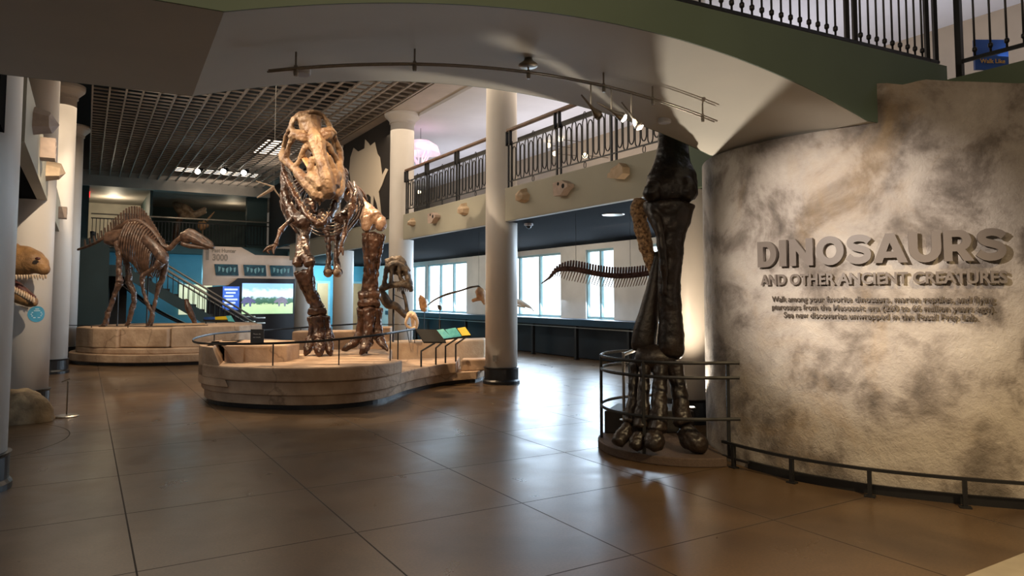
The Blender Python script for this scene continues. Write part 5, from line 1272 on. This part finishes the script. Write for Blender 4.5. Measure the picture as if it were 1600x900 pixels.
def pbox(c, s, lab, nrm):
    e = V3((-nrm.y, nrm.x, 0)); b = nb()
    t = thing('fossil_cast', lab, 'cast', c, 'cream casts mounted on the balcony fronts')
    pr_ = [(-.9, -.55), (-1, .55), (.3, .62), (.72, .4), (1.1, .25), (1.1, -.02), (.7, -.15), (.1, -.6)]
    prism(b, [c+e*(x*s*.5)+V3((0, 0, z*s*.5))+nrm*.002 for x, z in pr_], nrm*(s*.35)); obj('cast_body', b, M['blockpink'], t)
    for x, z, rr in ((-.2, .38, .028), (.5, .12, .038)):
        b = nb(); q = c+e*(x*s*.5)+V3((0, 0, z*s*.5))+nrm*(s*.352)
        prism(b, [q+e*(rr*math.cos(2*PI*k/12))+V3((0, 0, rr*math.sin(2*PI*k/12))) for k in range(12)], nrm*.004); obj('eye_hole', b, M['hole'], t)
def jaw(c, s, lab, nrm):
    e = V3((-nrm.y, nrm.x, 0)); t = thing('fossil_cast', lab, 'cast', c, 'cream casts mounted on the balcony fronts')
    b = nb(); prism(b, [c+e*(x*s*.5)+V3((0, 0, z*s*.5)) for x, z in ((-1, -.3), (-.95, .05), (.25, .35), (.5, .75), (.95, .35), (1, -.2), (.3, -.55))], nrm*(s*.4)); obj('cast_body', b, M['block'], t)
    b = nb(); obox(b, c+e*(-.15*s)+V3((0, 0, .24*s))+nrm*(s*.15), e*(s*.3)+V3((0, 0, s*.08)), nrm*(s*.12), (0, 0, s*.06)); obj('ridge', b, M['block'], t)
nr = W(0, -1, 0)
lump(onv(820, 307, 6.5), .34, 1, 'block', 'lumpy cream cast on the nearer right balcony front, beside the tall white column', nr)
pbox(onv(885, 295, 6.5), .38, 'box-shaped cream cast with two round holes on the nearer right balcony front', nr)
jaw(onv(972, 271, 6.5), .34, 'blocky ridged cream cast on the right balcony front, nearest the giant leg', nr)
lump(onv(646, 348, 6.5), .27, 2, 'block', 'small lumpy cream cast on the farther balcony front, next to the capital column', nr)
pbox(onv(682, 341, 6.5), .37, 'box-shaped cream cast with two round holes on the farther balcony front', nr)
lump(onv(727, 328, 6.5), .34, 3, 'block', 'lumpy cream cast on the farther balcony front, left of the tall white column', nr)
nl = W(0, 1, 0)
lump(W(8.5, -.5, 3.37), .40, 4, 'blockpink', 'grey-white cast on the left balcony front, behind the blue-lit column', nl)
pbox(W(9.9, -.5, 3.33), .42, 'box-shaped cast with dark holes on the left balcony front', nl)
lump(W(11.35, -.5, 3.30), .40, 5, 'block', 'tan rounded cast on the left balcony front, above the carved head', nl)
pbox(W(16.6, -.5, 3.27), .40, 'grey box-shaped cast with dark holes on the far left balcony front', nl)

# ------------------------------------------------------------------ balcony railings with pointed loops
def loop_bm(c, e, z0, z1, w):
    b = nb(); pts = []
    h = w*1.6
    for k in range(9): a = PI*k/8; pts.append(c+e*(-w*math.cos(a))+V3((0, 0, z1-h+h*math.sin(a))))
    for k in range(9): a = PI*k/8; pts.append(c+e*(w*math.cos(a))+V3((0, 0, z0+h-h*math.sin(a))))
    pts.append(pts[0]); tube(b, pts, .0105, 5); return b
def balcony_rail(u0, u1, posts, lab):
    t = thing('balcony_railing', lab, 'railing', W((u0+u1)/2, 6.56, 3.58)); e = W(1, 0, 0)
    b = nb(); ubox(b, u0, u1, 6.50, 6.59, 4.62, 4.67); obj('wooden_handrail', b, M['wood'], t, bevel=.01)
    b = nb(); ubox(b, u0, u1, 6.75, 6.80, 4.47, 4.54); obj('inner_rail', b, M['black'], t)
    b = nb(); ubox(b, u0, u1, 6.55, 6.57, 4.37, 4.39); obj('upper_rail', b, M['black'], t)
    b = nb(); ubox(b, u0, u1, 6.55, 6.57, 3.69, 3.71); obj('lower_rail', b, M['black'], t)
    allp = sorted([u0+.05]+posts+[u1-.05])
    for u in allp:
        for du in (-.055, .055):
            b = nb(); ubox(b, u+du-.014, u+du+.014, 6.545, 6.575, 3.58, 4.43); obj('post', b, M['black'], t)
        b = nb(); ubox(b, u-.07, u+.07, 6.53, 6.56, 4.36, 4.38); ubox(b, u-.07, u-.05, 6.50, 6.56, 4.36, 4.62); ubox(b, u+.05, u+.07, 6.50, 6.56, 4.36, 4.62); obj('bracket', b, M['black'], t)
    for a, c in zip(allp, allp[1:]):
        w = c-a-.14; n_ = max(2, int(round(w/.135)))
        for k in range(n_):
            u = a+.07+w*(k+.5)/n_; ce = W(u, 6.56, 0)
            z0, z1 = (3.70, 4.32) if k % 2 else (3.76, 4.38)
            obj('loop_picket', loop_bm(ce, e, z0, z1, w/n_*.40), M['black'], t)
        um = (a+c)/2
        for zz in (4.43, 3.64):
            b = nb(); ce = W(um, 6.56, zz); pts = [ce+e*(.03*math.cos(2*PI*k/10))+V3((0, 0, .05*math.sin(2*PI*k/10))) for k in range(11)]; tube(b, pts, .007, 5)
            obj('oval_ornament', b, M['black'], t)
balcony_rail(6.6, 10.95, [9.35, 7.95], 'black loop-patterned railing on the nearer right balcony, with wooden handrail')
balcony_rail(11.4, 15.75, [14.5, 13.0], 'black loop-patterned railing on the farther right balcony, left of the tall column')
# glowing dome beyond the first column
p = onv(657, 240, 7.45)
dm = thing('pendant_lamp', 'pink glowing dome lamp hanging behind the capital column', 'lamp', p)
bm = nb(); lathe(bm, p, [(.02, .36), (.25, .33), (.45, .2), (.52, 0), (.50, 0.0), (.42, .16), (.22, .28), (.02, .31)], 28); obj('glass_dome', bm, M['pinkglow'], dm, smooth=True)
bm = nb()
for k in range(6):
    a = 2*PI*k/6; tube(bm, [p+V3((.3*math.cos(a), .3*math.sin(a), .27)), p+V3((.22*math.cos(a+.4), .22*math.sin(a+.4), -.05)), p+V3((.1*math.cos(a), .1*math.sin(a), -.28))], .022, 6, 4)
obj('glass_tendrils', bm, M['pinkglow'], dm, smooth=True)
bm = nb(); tube(bm, [p+V3((0, 0, .35)), V3((p.x, p.y, 6.06))], .006, 6); obj('cord', bm, M['black'], dm)
for x, y in ((958, 335),):
    p = F(x, y, 2.985); bm = nb(); lathe(bm, p, [(.16, -.012), (.18, -.012), (.19, .0)], 24); tag(obj('ceiling_light', bm, M['steel']), 'round recessed light in the black ceiling left of the giant leg', 'light')
p = F(826, 349, 2.985)
cm = thing('dome_camera', 'small white dome camera on the black ceiling beside the tall column', 'camera', p)
bm = nb(); lathe(bm, p, [(.06, -.05), (.085, -.04), (.085, 0)], 20); obj('housing', bm, M['white'], cm)
bm = nb(); blob(bm, p-V3((0, 0, .05)), (.055, .055, .055)); obj('dome', bm, M['bandblack'], cm, smooth=True)

# ------------------------------------------------------------------ track lighting under the bridge
def mid(s, z): a = NA.lerp(FA, .5); b_ = NB_.lerp(FB, .5); p = a+(b_-a)*s; return V3((p.x, p.y, z))
tk = thing('track_light', 'curved nickel light track hanging under the arched bridge', 'light', mid(.45, 3.2))
for o_ in (-.018, .018):
    bm = nb(); pts = [mid(s, bz(s)-.11)+UV3*o_ for s in [.075+.765*k/30 for k in range(31)]]; tube(bm, pts, .007, 6); obj('track_rail', bm, M['nickel'], tk, smooth=True)
for s in (.11, .275, .46, .60, .70, .81):
    p = mid(s, bz(s)); bm = nb(); tube(bm, [p, p-V3((0, 0, .13))], .007, 6); lathe(bm, p-V3((0, 0, .14)), [(.012, -.02), (.016, 0), (.012, .05)], 10); obj('support_rod', bm, M['nickel'], tk)
p = mid(.46, bz(.46)); bm = nb(); lathe(bm, p, [(.06, -.07), (.075, -.06), (.075, -.05), (.035, -.02), (.03, 0)], 20); obj('feed_canopy', bm, M['nickel'], tk, smooth=True)
for i, (s, tx, lab, lit) in enumerate(((.575, (3.2, 8.2, 1.0), 'dull track spotlight, leftmost of three under the bridge', 0), (.615, (2.55, 6.15, 2.25), 'bright glowing track spotlight, middle of three under the bridge', 1), (.655, (3.0, 5.2, .0), 'small track spotlight, rightmost of three under the bridge', 1))):
    z = bz(s)-.12; a = mid(s, z); hgt = .18; h = a-V3((0, 0, hgt)); dr = (V3(tx)-h).normalized()
    t = thing('track_spotlight', lab, 'light', h, 'track spotlights under the bridge')
    bm = nb(); tube(bm, [a, h], .006, 6); obj('stem', bm, M['steel'], t)
    bm = nb(); tube(bm, [h-dr*.14, h-dr*.02, h+dr*.03, h+dr*.10], [.006, .010, .016, .040], 14, cap=True); obj('lamp_head', bm, M['steel'] if i == 1 else M['nickel'], t, smooth=True)
    bm = nb(); tube(bm, [h+dr*.122, h+dr*.128], [.034, .033], 14); obj('lens', bm, M['lampglow'] if i == 1 else M['panelglow'] if lit else M['steel'], t)
    if lit: spot('track_beam', h+dr*.16, tx, (0, 60, 25)[i], (1, .88, .74), (0, 74, 60)[i], .75, .012)
for i, (x, y, s) in enumerate(((473, 111, .16), (1038, 185, .66))):
    best, bd = None, 1e9
    for a_ in range(201):
        for b_ in range(41):
            sv, w = a_/200, b_/40; q = bn(sv, bz(sv)).lerp(bf(sv, bz(sv)), w); h_ = q-V3((0, 0, EYE))
            zc = h_.y*math.cos(TH)+h_.z*math.sin(TH); e_ = abs(800+FPX*h_.x/zc-x)+abs(PPY-FPX*(h_.z*math.cos(TH)-h_.y*math.sin(TH))/zc-y)
            if e_ < bd: best, bd = q, e_
    if best is None: continue
    bm = nb(); lathe(bm, best-V3((0, 0, .012)), [(.055, -.022), (.06, -.016), (.06, .03)], 20)
    tag(obj('recessed_light', bm, M['white']), ('round recessed light in the bridge vault near the left end of the track', 'round recessed light in the bridge vault below the right end of the track')[i], 'light')

# lamps in the grid ceiling
for (x, y, lab) in ((310, 268, 'glowing spotlight at the far edge of the grid ceiling, leftmost of three'), (350, 268, 'glowing spotlight at the far edge of the grid ceiling, middle of three'), (382, 270, 'glowing spotlight at the far edge of the grid ceiling, rightmost of three')):
    p = F(x, y, 6.0); t = thing('ceiling_spotlight', lab, 'light', p, 'spotlights in the grid ceiling')
    bm = nb(); tube(bm, [p+V3((0, 0, .18)), p+V3((0, 0, .1))], .012, 6); tube(bm, [p+V3((.05, .16, .12)), p+V3((0, 0, 0.02))], [.07, .11], 12); obj('lamp_head', bm, M['bandblack'], t)
    bm = nb(); blob(bm, p+V3((-.01, -.03, 0)), (.10, .05, .10)); obj('lens', bm, M['lampglow'], t, smooth=True)
p = F(425, 232, 6.45); bm = nb(); ubox(bm, uof(p)-1.1, uof(p)+1.1, vof(p)-.35, vof(p)+.35, 6.45, 6.5)
tag(obj('light_panel', bm, M['panelglow']), 'bright light panel above the grid ceiling behind the tyrannosaur skull', 'light')
p = F(345, 274, 6.35); bm = nb(); ubox(bm, uof(p)-.5, uof(p)+.3, vof(p)-1.6, vof(p)+1.3, 6.4, 6.45)
tag(obj('light_panel', bm, M['panelglow']), 'dim light panel above the far edge of the grid ceiling', 'light')
# small hanging flyer near the skull
bm = nb(); d = 13.2
bone(bm, [(402, 309, d, 1.2), (412, 303, d, 2), (424, 296, d, 3), (427, 291, d, 2.5)], seg=8, sub=3); bone(bm, [(427, 292, d, 2), (415, 288, d, 1.2), (400, 283, d, .7)], seg=6, sub=3); bone(bm, [(427, 293, d, 1.6), (433, 302, d, 1.2), (440, 310, d, 1)], seg=6)
fly = tag(obj('hanging_pterosaur', bm, M['creambone'], smooth=True), 'small pale flying reptile skeleton hanging left of the tyrannosaur chest', 'skeleton')
bm = nb(); p = P(428, 292, d); tube(bm, [p, V3((p.x, p.y, 6.15))], .003, 5); obj('hanging_wire', bm, M['steel'], fly)
